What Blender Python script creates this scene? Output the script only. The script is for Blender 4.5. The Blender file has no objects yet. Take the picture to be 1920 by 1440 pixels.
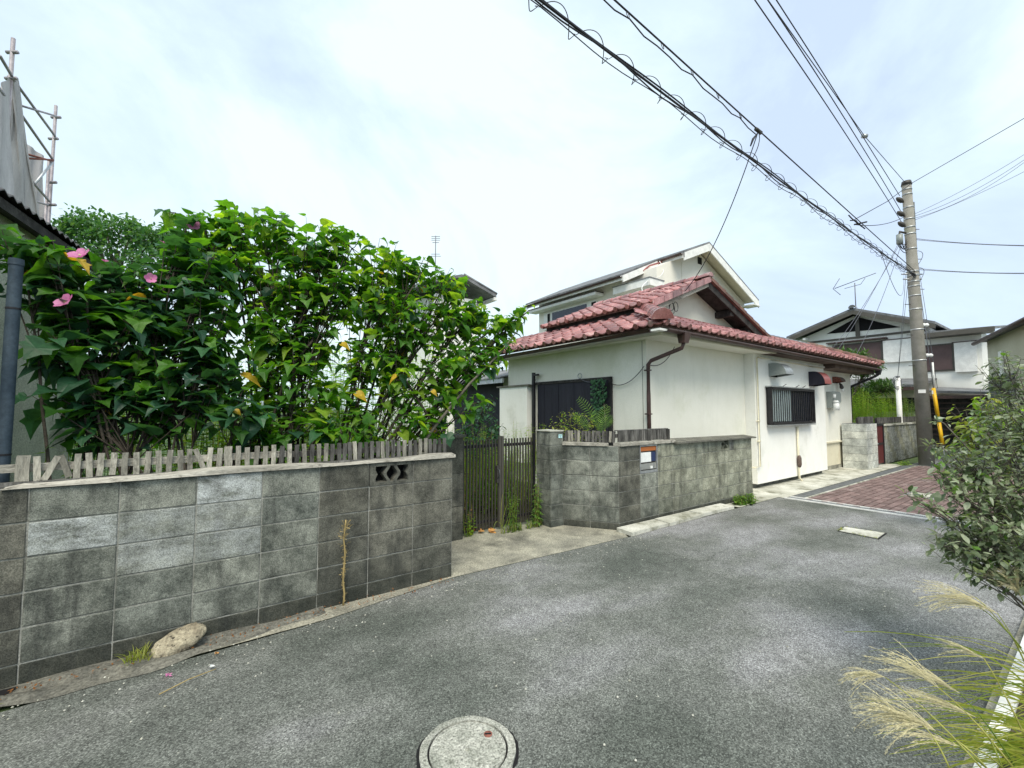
import bpy, bmesh, math, random
import numpy as np
from mathutils import Vector, Matrix
random.seed(7)
rnd = random.random
uni = random.uniform
S = bpy.context.scene
C = S.collection

# ------------------------------------------------------------------ camera
F_PX, CAM_H, PITCH = 820.0, 1.58, math.atan(48 / 820.0)
HEAD = Vector((0.5907, 0.8069, 0.0))          # horizontal heading; X runs along the street
SIDE = Vector((0.8069, -0.5907, 0.0))
cam_d = bpy.data.cameras.new('camera')
cam = bpy.data.objects.new('camera', cam_d)
C.objects.link(cam)
cam_d.sensor_width = 36
cam_d.lens = 36 * F_PX / 1920
cam_d.clip_end = 3000
cam_d.clip_start = 0.05
cam.location = (0, 0, CAM_H)
cam.rotation_euler = (math.pi / 2 + PITCH, 0, math.atan2(-HEAD.x, HEAD.y))
S.camera = cam


def ray(px, py):
    a = (px - 960) / F_PX
    b = -(py - 720) / F_PX
    c, s = math.cos(PITCH), math.sin(PITCH)
    return SIDE * a + HEAD * (c - s * b) + Vector((0, 0, s + c * b))


def at(px, py, d):            # point at horizontal depth d
    r = ray(px, py)
    r = r * (d / r.dot(HEAD))
    return Vector((r.x, r.y, r.z + CAM_H))


def onz(px, py, z=0.0):
    r = ray(px, py)
    t = (z - CAM_H) / r.z
    return Vector((r.x * t, r.y * t, z))


# ------------------------------------------------------------------ world, sun
W = bpy.data.worlds.new('World')
S.world = W
W.use_nodes = True
nt = W.node_tree
nt.nodes.clear()
wo = nt.nodes.new('ShaderNodeOutputWorld')
bg = nt.nodes.new('ShaderNodeBackground')
bg.inputs['Strength'].default_value = 0.1
SUN_EL, SUN_AZ = math.radians(56), math.radians(205)
sky = nt.nodes.new('ShaderNodeTexSky')
sky.sky_type = 'NISHITA'
sky.sun_disc = False
sky.sun_elevation = SUN_EL
sky.sun_rotation = math.radians(65 + 180)
tc = nt.nodes.new('ShaderNodeTexCoord')
mp = nt.nodes.new('ShaderNodeMapping')
mp.inputs['Scale'].default_value = (1.0, 1.0, 1.35)
mp.inputs['Rotation'].default_value = (0.3, 0.2, 0.5)
nz = nt.nodes.new('ShaderNodeTexNoise')
nz.inputs['Scale'].default_value = 1.7
nz.inputs['Detail'].default_value = 7
nz.inputs['Roughness'].default_value = 0.58
nz.inputs['Distortion'].default_value = 0.5
rp = nt.nodes.new('ShaderNodeValToRGB')
e = rp.color_ramp.elements
e[0].position = 0.36
e[0].color = (2.55, 3.08, 3.95, 1)
e[1].position = 0.60
e[1].color = (3.65, 4.25, 4.45, 1)
e2 = rp.color_ramp.elements.new(0.49)
e2.color = (3.05, 3.68, 4.2, 1)
mx = nt.nodes.new('ShaderNodeMixRGB')
mx.inputs['Fac'].default_value = 0.93
nt.links.new(tc.outputs['Generated'], mp.inputs['Vector'])
nt.links.new(mp.outputs['Vector'], nz.inputs['Vector'])
nt.links.new(nz.outputs['Fac'], rp.inputs['Fac'])
nt.links.new(sky.outputs['Color'], mx.inputs['Color1'])
nt.links.new(rp.outputs['Color'], mx.inputs['Color2'])
nt.links.new(mx.outputs['Color'], bg.inputs['Color'])
nt.links.new(bg.outputs['Background'], wo.inputs['Surface'])

sd = bpy.data.lights.new('sun', 'SUN')
sd.energy = 1.5
sd.angle = math.radians(35)
sd.color = (1.0, 0.92, 0.78)
sun = bpy.data.objects.new('sun', sd)
C.objects.link(sun)
sdir = Vector((-0.55 * math.cos(SUN_EL), -0.83 * math.cos(SUN_EL), math.sin(SUN_EL)))
sun.rotation_euler = sdir.to_track_quat('Z', 'Y').to_euler()

S.view_settings.view_transform = 'Standard'
S.view_settings.look = 'None'
S.view_settings.exposure = 1.45
S.view_settings.gamma = 1
S.render.engine = 'CYCLES'

# ------------------------------------------------------------------ materials
MATS = {}


def new_mat(name):
    m = bpy.data.materials.new(name)
    m.use_nodes = True
    t = m.node_tree
    b = t.nodes['Principled BSDF']
    return m, t, b


def N(t, kind, **kw):
    n = t.nodes.new(kind)
    for k, v in kw.items():
        if k in n.inputs:
            n.inputs[k].default_value = v
        else:
            setattr(n, k, v)
    return n


def ramp(t, stops):
    r = t.nodes.new('ShaderNodeValToRGB')
    el = r.color_ramp.elements
    el[0].position, el[0].color = stops[0][0], (*stops[0][1], 1)
    el[1].position, el[1].color = stops[-1][0], (*stops[-1][1], 1)
    for p, c in stops[1:-1]:
        q = el.new(p)
        q.color = (*c, 1)
    return r


def mixc(t, fac, a, b, mode='MIX'):
    n = t.nodes.new('ShaderNodeMixRGB')
    n.blend_type = mode
    for sock, v in ((n.inputs['Fac'], fac), (n.inputs['Color1'], a), (n.inputs['Color2'], b)):
        if hasattr(v, 'links'):
            t.links.new(v, sock)
        elif isinstance(v, tuple):
            sock.default_value = (*v, 1)
        else:
            sock.default_value = v
    return n.outputs['Color']


def noise(t, scale, detail=5, rough=0.6, vec=None, stretch=None):
    n = N(t, 'ShaderNodeTexNoise', Scale=scale, Detail=detail, Roughness=rough)
    g = N(t, 'ShaderNodeNewGeometry')
    src = g.outputs['Position'] if vec is None else vec
    if stretch:
        mpn = N(t, 'ShaderNodeMapping')
        mpn.inputs['Scale'].default_value = stretch
        t.links.new(src, mpn.inputs['Vector'])
        src = mpn.outputs['Vector']
    t.links.new(src, n.inputs['Vector'])
    return n.outputs['Fac']


def bump(t, b, h, strength, dist=0.01):
    bp = N(t, 'ShaderNodeBump', Strength=strength, Distance=dist)
    t.links.new(h, bp.inputs['Height'])
    t.links.new(bp.outputs['Normal'], b.inputs['Normal'])


def mix_mat(name, c1, c2, scale=3, rough=0.8, fine=60, fine_amt=0.25, bmp=0.3, metal=0.0, stretch=None,
            rand=0.0, c3=None, s3=1.2, lo=0.35, hi=0.65, lo3=0.55, hi3=0.7, spec=0.3, bdist=0.01, streak=None):
    m, t, b = new_mat(name)
    n1 = noise(t, scale, 6, 0.65, stretch=stretch)
    r = ramp(t, [(lo, c1), (hi, c2)])
    t.links.new(n1, r.inputs['Fac'])
    col = r.outputs['Color']
    nf = noise(t, fine, 3, 0.7, stretch=stretch)
    if c3 is not None:
        n3 = noise(t, s3, 8, 0.7)
        r3 = ramp(t, [(lo3, (0, 0, 0)), (hi3, (1, 1, 1))])
        t.links.new(n3, r3.inputs['Fac'])
        col = mixc(t, r3.outputs['Color'], col, c3)
    if streak:
        ns = noise(t, 7, 8, 0.75, stretch=(1, 1, 0.16))
        rs = ramp(t, [(0.50, (0, 0, 0)), (0.72, (streak,) * 3)])
        t.links.new(ns, rs.inputs['Fac'])
        col = mixc(t, rs.outputs['Color'], col, tuple(x * .55 for x in c1))
    rf = ramp(t, [(0.3, (1 - fine_amt,) * 3), (0.7, (1 + fine_amt,) * 3)])
    t.links.new(nf, rf.inputs['Fac'])
    col = mixc(t, 1.0, col, rf.outputs['Color'], 'MULTIPLY')
    if rand:
        oi = N(t, 'ShaderNodeObjectInfo')
        gi = N(t, 'ShaderNodeNewGeometry')
        ad = N(t, 'ShaderNodeMath', operation='ADD')
        fr = N(t, 'ShaderNodeMath', operation='FRACT')
        t.links.new(oi.outputs['Random'], ad.inputs[0])
        t.links.new(gi.outputs['Random Per Island'], ad.inputs[1])
        t.links.new(ad.outputs[0], fr.inputs[0])
        rr = ramp(t, [(0, (1 - rand,) * 3), (1, (1 + rand,) * 3)])
        t.links.new(fr.outputs[0], rr.inputs['Fac'])
        col = mixc(t, 1.0, col, rr.outputs['Color'], 'MULTIPLY')
    t.links.new(col, b.inputs['Base Color'])
    b.inputs['Roughness'].default_value = rough
    b.inputs['Metallic'].default_value = metal
    b.inputs['Specular IOR Level'].default_value = spec
    if bmp:
        bump(t, b, nf, bmp, bdist)
    MATS[name] = m
    return m


def leaf_mat(name, cols, trans=0.35, rough=0.45, tcol=None):
    m, t, b = new_mat(name)
    oi = N(t, 'ShaderNodeObjectInfo')
    gi = N(t, 'ShaderNodeNewGeometry')
    ad = N(t, 'ShaderNodeMath', operation='ADD')
    fr = N(t, 'ShaderNodeMath', operation='FRACT')
    t.links.new(oi.outputs['Random'], ad.inputs[0])
    t.links.new(gi.outputs['Random Per Island'], ad.inputs[1])
    t.links.new(ad.outputs[0], fr.inputs[0])
    k = len(cols)
    r = ramp(t, [(i / (k - 1), c) for i, c in enumerate(cols)])
    t.links.new(fr.outputs[0], r.inputs['Fac'])
    nn = noise(t, 25, 4, 0.6)
    rr = ramp(t, [(0.3, (0.75,) * 3), (0.7, (1.2,) * 3)])
    t.links.new(nn, rr.inputs['Fac'])
    col = mixc(t, 1.0, r.outputs['Color'], rr.outputs['Color'], 'MULTIPLY')
    t.links.new(col, b.inputs['Base Color'])
    b.inputs['Roughness'].default_value = rough
    b.inputs['Specular IOR Level'].default_value = 0.35
    bump(t, b, noise(t, 60, 2), 0.25, 0.004)
    tr = N(t, 'ShaderNodeBsdfTranslucent')
    tcv = mixc(t, 1.0, col, tcol or (2.6, 2.5, 0.9), 'MULTIPLY')
    t.links.new(tcv, tr.inputs['Color'])
    ms = N(t, 'ShaderNodeMixShader')
    ms.inputs['Fac'].default_value = trans
    t.links.new(b.outputs['BSDF'], ms.inputs[1])
    t.links.new(tr.outputs['BSDF'], ms.inputs[2])
    t.links.new(ms.outputs['Shader'], t.nodes['Material Output'].inputs['Surface'])
    MATS[name] = m
    return m


def plain(name, c, rough=0.6, metal=0.0, spec=0.4):
    return mix_mat(name, tuple(x * 0.88 for x in c), tuple(min(1, x * 1.1) for x in c), 4, rough, 40, 0.08, 0.05, metal, spec=spec)


def block_mat(name, c1, c2, moss=True, bloom=0.0, moss_amt=0.85):
    """concrete block: mottled, dark algae near the ground and drips from the top, optional white salt bloom"""
    m, t, b = new_mat(name)
    n1 = noise(t, 5.5, 9, 0.78)
    r = ramp(t, [(0.36, tuple(x * .78 for x in c1)), (0.62, tuple(x * 1.12 for x in c2))])
    t.links.new(n1, r.inputs['Fac'])
    col = r.outputs['Color']
    oi = N(t, 'ShaderNodeObjectInfo')
    rr = ramp(t, [(0, (0.93, 0.95, 0.94)), (0.5, (1.04, 1.04, 1.0)), (1, (1.17, 1.16, 1.12))])
    t.links.new(oi.outputs['Random'], rr.inputs['Fac'])
    col = mixc(t, 1.0, col, rr.outputs['Color'], 'MULTIPLY')
    nw = noise(t, 1.6, 7, 0.72, stretch=(1, 1, 0.8))
    rw = ramp(t, [(0.34, (0.62, 0.63, 0.61)), (0.66, (1.34, 1.34, 1.31))])
    t.links.new(nw, rw.inputs['Fac'])
    col = mixc(t, 1.0, col, rw.outputs['Color'], 'MULTIPLY')
    g = N(t, 'ShaderNodeNewGeometry')
    sp = N(t, 'ShaderNodeSeparateXYZ')
    t.links.new(g.outputs['Position'], sp.inputs[0])
    if moss:
        nm = noise(t, 5, 8, 0.75)
        mr = N(t, 'ShaderNodeMapRange')
        mr.inputs['From Min'].default_value = 0.62
        mr.inputs['From Max'].default_value = 0.0
        t.links.new(sp.outputs['Z'], mr.inputs['Value'])
        ad = N(t, 'ShaderNodeMath', operation='MULTIPLY_ADD')
        t.links.new(nm, ad.inputs[0])
        ad.inputs[1].default_value = 2.2
        ad.inputs[2].default_value = -1.35
        a2 = N(t, 'ShaderNodeMath', operation='ADD', use_clamp=True)
        t.links.new(mr.outputs[0], a2.inputs[0])
        t.links.new(ad.outputs[0], a2.inputs[1])
        m2 = N(t, 'ShaderNodeMath', operation='MULTIPLY')
        t.links.new(a2.outputs[0], m2.inputs[0])
        m2.inputs[1].default_value = moss_amt
        col = mixc(t, m2.outputs[0], col, (0.026, 0.031, 0.027))
        # vertical drips
        nd = noise(t, 9, 4, 0.6, stretch=(1, 1, 0.12))
        rd = ramp(t, [(0.52, (0, 0, 0)), (0.7, (0.65,) * 3)])
        t.links.new(nd, rd.inputs['Fac'])
        col = mixc(t, rd.outputs['Color'], col, (0.035, 0.038, 0.036))
    if bloom:
        nb = noise(t, 7, 9, 0.8, stretch=(0.5, 0.5, 1.3))
        rb = ramp(t, [(0.40, (0, 0, 0)), (0.62, (bloom,) * 3)])
        t.links.new(nb, rb.inputs['Fac'])
        col = mixc(t, rb.outputs['Color'], col, (0.5, 0.53, 0.53))
    nf = noise(t, 150, 3, 0.8)
    rf = ramp(t, [(0.36, (0.55,) * 3), (0.66, (1.5,) * 3)])
    t.links.new(nf, rf.inputs['Fac'])
    col = mixc(t, 1.0, col, rf.outputs['Color'], 'MULTIPLY')
    t.links.new(col, b.inputs['Base Color'])
    b.inputs['Roughness'].default_value = 0.95
    b.inputs['Specular IOR Level'].default_value = 0.15
    bump(t, b, nf, 0.6, 0.006)
    MATS[name] = m
    return m


def asphalt_mat():
    m, t, b = new_mat('asphalt')
    big = noise(t, 0.9, 5, 0.5, stretch=(0.7, 1.3, 1))
    r = ramp(t, [(0.36, (0.092, 0.102, 0.090)), (0.52, (0.150, 0.158, 0.145)), (0.68, (0.240, 0.243, 0.246))])
    g0 = N(t, 'ShaderNodeNewGeometry')
    s0 = N(t, 'ShaderNodeSeparateXYZ')
    t.links.new(g0.outputs['Position'], s0.inputs[0])
    mr = N(t, 'ShaderNodeMapRange')
    mr.inputs['From Min'].default_value = -1.5
    mr.inputs['From Max'].default_value = 5.0
    mr.inputs['To Min'].default_value = -0.10
    mr.inputs['To Max'].default_value = 0.08
    t.links.new(s0.outputs['X'], mr.inputs['Value'])
    ad0 = N(t, 'ShaderNodeMath', operation='ADD')
    t.links.new(big, ad0.inputs[0])
    t.links.new(mr.outputs[0], ad0.inputs[1])
    t.links.new(ad0.outputs[0], r.inputs['Fac'])
    col = r.outputs['Color']
    mid = noise(t, 6, 8, 0.75)
    rm = ramp(t, [(0.3, (0.74,) * 3), (0.7, (1.25,) * 3)])
    t.links.new(mid, rm.inputs['Fac'])
    col = mixc(t, 1.0, col, rm.outputs['Color'], 'MULTIPLY')
    g = N(t, 'ShaderNodeNewGeometry')
    # hairline cracks and a few dark spots
    vc = N(t, 'ShaderNodeTexVoronoi', Scale=0.55)
    vc.feature = 'DISTANCE_TO_EDGE'
    wn = N(t, 'ShaderNodeTexNoise', Scale=2.5, Detail=6)
    t.links.new(g.outputs['Position'], wn.inputs['Vector'])
    va = N(t, 'ShaderNodeVectorMath', operation='MULTIPLY_ADD')
    t.links.new(wn.outputs['Color'], va.inputs[0])
    va.inputs[1].default_value = (0.5, 0.5, 0.5)
    t.links.new(g.outputs['Position'], va.inputs[2])
    t.links.new(va.outputs[0], vc.inputs['Vector'])
    rc = ramp(t, [(0.0, (1, 1, 1)), (0.006, (0, 0, 0))])
    t.links.new(vc.outputs['Distance'], rc.inputs['Fac'])
    mk_ = ramp(t, [(0.52, (0, 0, 0)), (0.60, (0.6,) * 3)])
    t.links.new(noise(t, 0.5, 3, 0.5), mk_.inputs['Fac'])
    mm = mixc(t, 1.0, rc.outputs['Color'], mk_.outputs['Color'], 'MULTIPLY')
    col = mixc(t, mm, col, (0.045, 0.048, 0.045))
    sp_ = ramp(t, [(0.68, (0, 0, 0)), (0.73, (0.45,) * 3)])
    t.links.new(noise(t, 2.6, 4, 0.6), sp_.inputs['Fac'])
    col = mixc(t, sp_.outputs['Color'], col, (0.075, 0.08, 0.075))
    v = N(t, 'ShaderNodeTexVoronoi', Scale=170.0)
    t.links.new(g.outputs['Position'], v.inputs['Vector'])
    rv = ramp(t, [(0.0, (0.40,) * 3), (0.5, (0.93,) * 3), (0.85, (1.3,) * 3), (1.0, (1.9,) * 3)])
    sv = N(t, 'ShaderNodeSeparateColor')
    t.links.new(v.outputs['Color'], sv.inputs[0])
    t.links.new(sv.outputs[0], rv.inputs['Fac'])
    col = mixc(t, 1.0, col, rv.outputs['Color'], 'MULTIPLY')
    nf = noise(t, 90, 3, 0.8)
    rf = ramp(t, [(0.35, (0.8,) * 3), (0.65, (1.22,) * 3)])
    t.links.new(nf, rf.inputs['Fac'])
    col = mixc(t, 1.0, col, rf.outputs['Color'], 'MULTIPLY')
    t.links.new(col, b.inputs['Base Color'])
    b.inputs['Roughness'].default_value = 0.9
    b.inputs['Specular IOR Level'].default_value = 0.2
    bump(t, b, sv.outputs[0], 0.5, 0.005)
    MATS['asphalt'] = m


asphalt_mat()
mix_mat('concrete', (0.20, 0.195, 0.16), (0.38, 0.365, 0.29), 3.2, 0.9, 60, 0.55, 0.7, c3=(0.085, 0.085, 0.07), s3=2.2, lo3=0.5, hi3=0.72)
mix_mat('pale_concrete', (0.36, 0.36, 0.30), (0.60, 0.60, 0.54), 2.0, 0.9, 70, 0.25, 0.4, c3=(0.20, 0.20, 0.15), s3=2.6, lo3=0.5, hi3=0.62)
mix_mat('dirty_concrete', (0.09, 0.09, 0.078), (0.19, 0.185, 0.155), 6, 0.95, 60, 0.5, 0.8, c3=(0.04, 0.042, 0.038), s3=3)
mix_mat('lid_concrete', (0.26, 0.27, 0.23), (0.44, 0.44, 0.39), 9, 0.9, 95, 0.65, 0.9, c3=(0.13, 0.14, 0.11), s3=14)
mix_mat('soil', (0.035, 0.035, 0.02), (0.09, 0.08, 0.05), 6, 1, 40, 0.5, 0.8)
mix_mat('terrain_green', (0.05, 0.09, 0.03), (0.10, 0.14, 0.06), 0.2, 1, 3, 0.3, 0.0)
mix_mat('stucco', (0.74, 0.73, 0.64), (0.82, 0.81, 0.73), 0.9, 0.95, 130, 0.09, 0.5, c3=(0.68, 0.68, 0.56), s3=0.7, bdist=0.004, streak=0.13)
mix_mat('stucco_white', (0.80, 0.80, 0.75), (0.87, 0.87, 0.83), 1.1, 0.95, 130, 0.07, 0.4, c3=(0.66, 0.66, 0.6), s3=1.0, bdist=0.004, streak=0.10)
mix_mat('stucco_beige', (0.62, 0.58, 0.44), (0.72, 0.67, 0.52), 1.2, 0.95, 130, 0.08, 0.4, c3=(0.55, 0.5, 0.36), s3=1.4, bdist=0.004, streak=0.15)
mix_mat('stucco_far', (0.74, 0.71, 0.63), (0.82, 0.79, 0.72), 0.6, 0.95, 30, 0.06, 0.1)
mix_mat('stucco_grey', (0.46, 0.44, 0.34), (0.54, 0.52, 0.42), 0.6, 0.95, 30, 0.06, 0.1)
mix_mat('stucco_old', (0.36, 0.38, 0.30), (0.54, 0.56, 0.47), 1.4, 0.98, 70, 0.35, 1.0, c3=(0.16, 0.17, 0.13), s3=1.1, bdist=0.01)
mix_mat('roof_tile', (0.22, 0.075, 0.07), (0.38, 0.17, 0.16), 5, 0.24, 60, 0.25, 0.1, rand=0.38, c3=(0.46, 0.33, 0.30), s3=5, spec=1.0, lo3=0.56, hi3=0.7)
mix_mat('roof_tile_dark', (0.10, 0.055, 0.045), (0.20, 0.10, 0.075), 9, 0.55, 60, 0.3, 0.3, rand=0.3, c3=(0.17, 0.15, 0.11), s3=6)
mix_mat('grey_tile', (0.10, 0.105, 0.11), (0.22, 0.225, 0.235), 3, 0.6, 30, 0.3, 0.2, rand=0.2)
mix_mat('brown_metal', (0.035, 0.020, 0.018), (0.075, 0.038, 0.034), 6, 0.45, 40, 0.2, 0.1, spec=0.5)
mix_mat('brown_fascia', (0.085, 0.06, 0.05), (0.15, 0.11, 0.09), 5, 0.8, 40, 0.25, 0.3)
mix_mat('black_metal', (0.012, 0.012, 0.015), (0.028, 0.027, 0.03), 8, 0.45, 60, 0.15, 0.1)
mix_mat('black_board', (0.012, 0.012, 0.022), (0.024, 0.023, 0.036), 3, 0.6, 60, 0.2, 0.2, stretch=(1, 1, 0.1))
mix_mat('dark_wood', (0.016, 0.015, 0.015), (0.06, 0.055, 0.052), 6, 0.85, 50, 0.4, 0.4, c3=(0.16, 0.15, 0.14), s3=8, lo3=0.62, hi3=0.72)
mix_mat('weathered_wood', (0.17, 0.165, 0.14), (0.42, 0.40, 0.34), 9, 0.95, 90, 0.35, 0.8, stretch=(1, 1, 0.22), rand=0.35, c3=(0.07, 0.07, 0.06), s3=11)
mix_mat('weathered_beam', (0.22, 0.21, 0.18), (0.50, 0.48, 0.42), 7, 0.95, 90, 0.35, 0.8, stretch=(0.2, 1, 1), c3=(0.09, 0.085, 0.07), s3=9)
mix_mat('dark_picket_wood', (0.035, 0.035, 0.033), (0.16, 0.155, 0.145), 14, 0.95, 90, 0.3, 0.7, stretch=(1, 1, 0.2), rand=0.35)
mix_mat('mortar', (0.16, 0.165, 0.145), (0.34, 0.34, 0.31), 5, 0.98, 80, 0.3, 0.5, c3=(0.07, 0.07, 0.06), s3=3.5)
mix_mat('mortar_dark', (0.06, 0.062, 0.055), (0.16, 0.16, 0.14), 5, 0.98, 80, 0.3, 0.5)
mix_mat('galvanised', (0.34, 0.36, 0.37), (0.50, 0.52, 0.53), 9, 0.45, 60, 0.1, 0.1, 0.7, spec=0.5)
mix_mat('scaffold_steel', (0.24, 0.22, 0.24), (0.38, 0.36, 0.38), 5, 0.6, 40, 0.15, 0.1, 0.3)
mix_mat('pole_concrete', (0.19, 0.185, 0.16), (0.27, 0.26, 0.235), 3, 0.95, 90, 0.12, 0.3, c3=(0.19, 0.20, 0.15), s3=2)
mix_mat('paving_brick', (0.135, 0.088, 0.083), (0.24, 0.175, 0.165), 6, 0.9, 120, 0.28, 0.5, rand=0.22, c3=(0.27, 0.235, 0.22), s3=1.1)
mix_mat('rust', (0.10, 0.035, 0.025), (0.30, 0.12, 0.09), 30, 0.9, 120, 0.3, 0.5)
mix_mat('grate', (0.10, 0.11, 0.115), (0.20, 0.21, 0.215), 12, 0.6, 60, 0.2, 0.2, 0.5)
mix_mat('stone', (0.20, 0.17, 0.12), (0.52, 0.47, 0.34), 9, 0.9, 60, 0.4, 1.0, c3=(0.035, 0.03, 0.025), s3=22, lo3=0.56, hi3=0.62, bdist=0.02)
mix_mat('netting', (0.38, 0.365, 0.365), (0.54, 0.52, 0.52), 2, 0.95, 40, 0.1, 0.0, stretch=(3, 3, 0.3))
mix_mat('mountain_blue', (0.13, 0.25, 0.42), (0.17, 0.30, 0.46), 0.01, 1, 0.1, 0.1, 0)
mix_mat('bark', (0.035, 0.028, 0.022), (0.09, 0.075, 0.058), 12, 0.9, 60, 0.3, 0.6)
mix_mat('bark_grey', (0.07, 0.062, 0.05), (0.17, 0.155, 0.125), 12, 0.9, 60, 0.3, 0.6)
plain('white_paint', (0.80, 0.80, 0.77), 0.5)
plain('cream_paint', (0.70, 0.66, 0.50), 0.5)
plain('white_plastic', (0.75, 0.77, 0.76), 0.4)
plain('grey_plastic', (0.26, 0.29, 0.28), 0.4)
plain('yellow_plastic', (0.72, 0.42, 0.01), 0.45)
plain('cable_black', (0.018, 0.018, 0.024), 0.6)
plain('cable_grey', (0.16, 0.17, 0.20), 0.6)
plain('glass_dark', (0.015, 0.02, 0.035), 0.08, spec=0.6)
plain('navy', (0.02, 0.035, 0.10), 0.3)
plain('pale_blue', (0.45, 0.72, 0.74), 0.5)
plain('pale_glass', (0.55, 0.66, 0.66), 0.15)
plain('steel_panel', (0.42, 0.43, 0.41), 0.35, 0.5)
plain('copper_paint', (0.42, 0.13, 0.035), 0.5)
plain('red_metal', (0.26, 0.07, 0.065), 0.35)
plain('dark_red_door', (0.10, 0.018, 0.02), 0.5)
mix_mat('blue_steel', (0.030, 0.048, 0.068), (0.06, 0.085, 0.11), 6, 0.6, 50, 0.2, 0.1, 0.2)
plain('pink', (0.75, 0.14, 0.45), 0.6)
plain('taupe', (0.085, 0.078, 0.065), 0.5)
plain('black_void', (0.006, 0.006, 0.007), 0.9)
plain('brown_shutter', (0.11, 0.07, 0.068), 0.6)
plain('dark_leaf_litter', (0.20, 0.08, 0.02), 0.9)
plain('orange_leaf', (0.50, 0.26, 0.08), 0.8)
plain('dry_stem', (0.34, 0.26, 0.11), 0.9)
plain('plume_straw', (0.58, 0.53, 0.32), 0.8)
plain('dark_grey_paint', (0.05, 0.045, 0.04), 0.5)
plain('bottle_green', (0.13, 0.22, 0.10), 0.4)
block_mat('block', (0.095, 0.105, 0.097), (0.235, 0.245, 0.225))
block_mat('block_dark', (0.075, 0.075, 0.068), (0.15, 0.148, 0.13))
block_mat('block_bloom', (0.12, 0.13, 0.12), (0.22, 0.23, 0.21), bloom=0.95)
block_mat('block_bloom_light', (0.12, 0.13, 0.12), (0.24, 0.25, 0.23), bloom=0.45)
block_mat('block_pale', (0.185, 0.19, 0.155), (0.31, 0.315, 0.265), moss_amt=0.75)
block_mat('block_white', (0.42, 0.43, 0.42), (0.56, 0.57, 0.55), moss=False)
block_mat('footing', (0.055, 0.057, 0.05), (0.12, 0.12, 0.105))
leaf_mat('leaf_dark', [(0.019, 0.060, 0.036), (0.028, 0.09, 0.045), (0.042, 0.13, 0.05), (0.024, 0.078, 0.04)], 0.34)
leaf_mat('leaf_mid', [(0.030, 0.105, 0.012), (0.055, 0.17, 0.016), (0.085, 0.22, 0.02), (0.035, 0.12, 0.014)], 0.45)
leaf_mat('leaf_bright', [(0.11, 0.24, 0.02), (0.18, 0.33, 0.03), (0.24, 0.36, 0.035), (0.08, 0.19, 0.02)], 0.5)
leaf_mat('leaf_yellow', [(0.5, 0.34, 0.02), (0.62, 0.42, 0.05)], 0.4, tcol=(1.6, 1.4, 0.6))
leaf_mat('leaf_weed', [(0.07, 0.15, 0.03), (0.10, 0.20, 0.035), (0.14, 0.25, 0.04)], 0.3)
leaf_mat('leaf_bush', [(0.07, 0.10, 0.05), (0.16, 0.20, 0.12), (0.36, 0.40, 0.28), (0.11, 0.17, 0.07)], 0.25, 0.35, tcol=(1.5, 1.7, 0.7))
leaf_mat('leaf_tree', [(0.04, 0.12, 0.05), (0.06, 0.16, 0.06), (0.10, 0.20, 0.08)], 0.3)
leaf_mat('leaf_yellowgreen', [(0.14, 0.20, 0.03), (0.26, 0.28, 0.05), (0.20, 0.26, 0.04)], 0.3)
leaf_mat('leaf_pine', [(0.03, 0.085, 0.02), (0.06, 0.13, 0.03), (0.09, 0.17, 0.035)], 0.2)
leaf_mat('blade', [(0.12, 0.19, 0.03), (0.24, 0.28, 0.06), (0.42, 0.40, 0.14)], 0.3)
leaf_mat('petal_pink', [(0.72, 0.20, 0.48), (0.85, 0.34, 0.62)], 0.4, tcol=(1.1, 1.0, 1.05))


# ------------------------------------------------------------------ geometry helpers
def wloc(o):
    v = Vector((0, 0, 0))
    while o is not None:
        v += o.location
        o = o.parent
    return v


def props(o, label=None, cat=None, group=None, kind=None):
    if label: o['label'] = label
    if cat: o['category'] = cat
    if group: o['group'] = group
    if kind: o['kind'] = kind
    return o


def thing(name, label, cat, loc=(0, 0, 0), group=None):
    o = bpy.data.objects.new(name, None)
    o.location = loc
    o.empty_display_size = 0.1
    C.objects.link(o)
    return props(o, label, cat, group)


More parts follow.
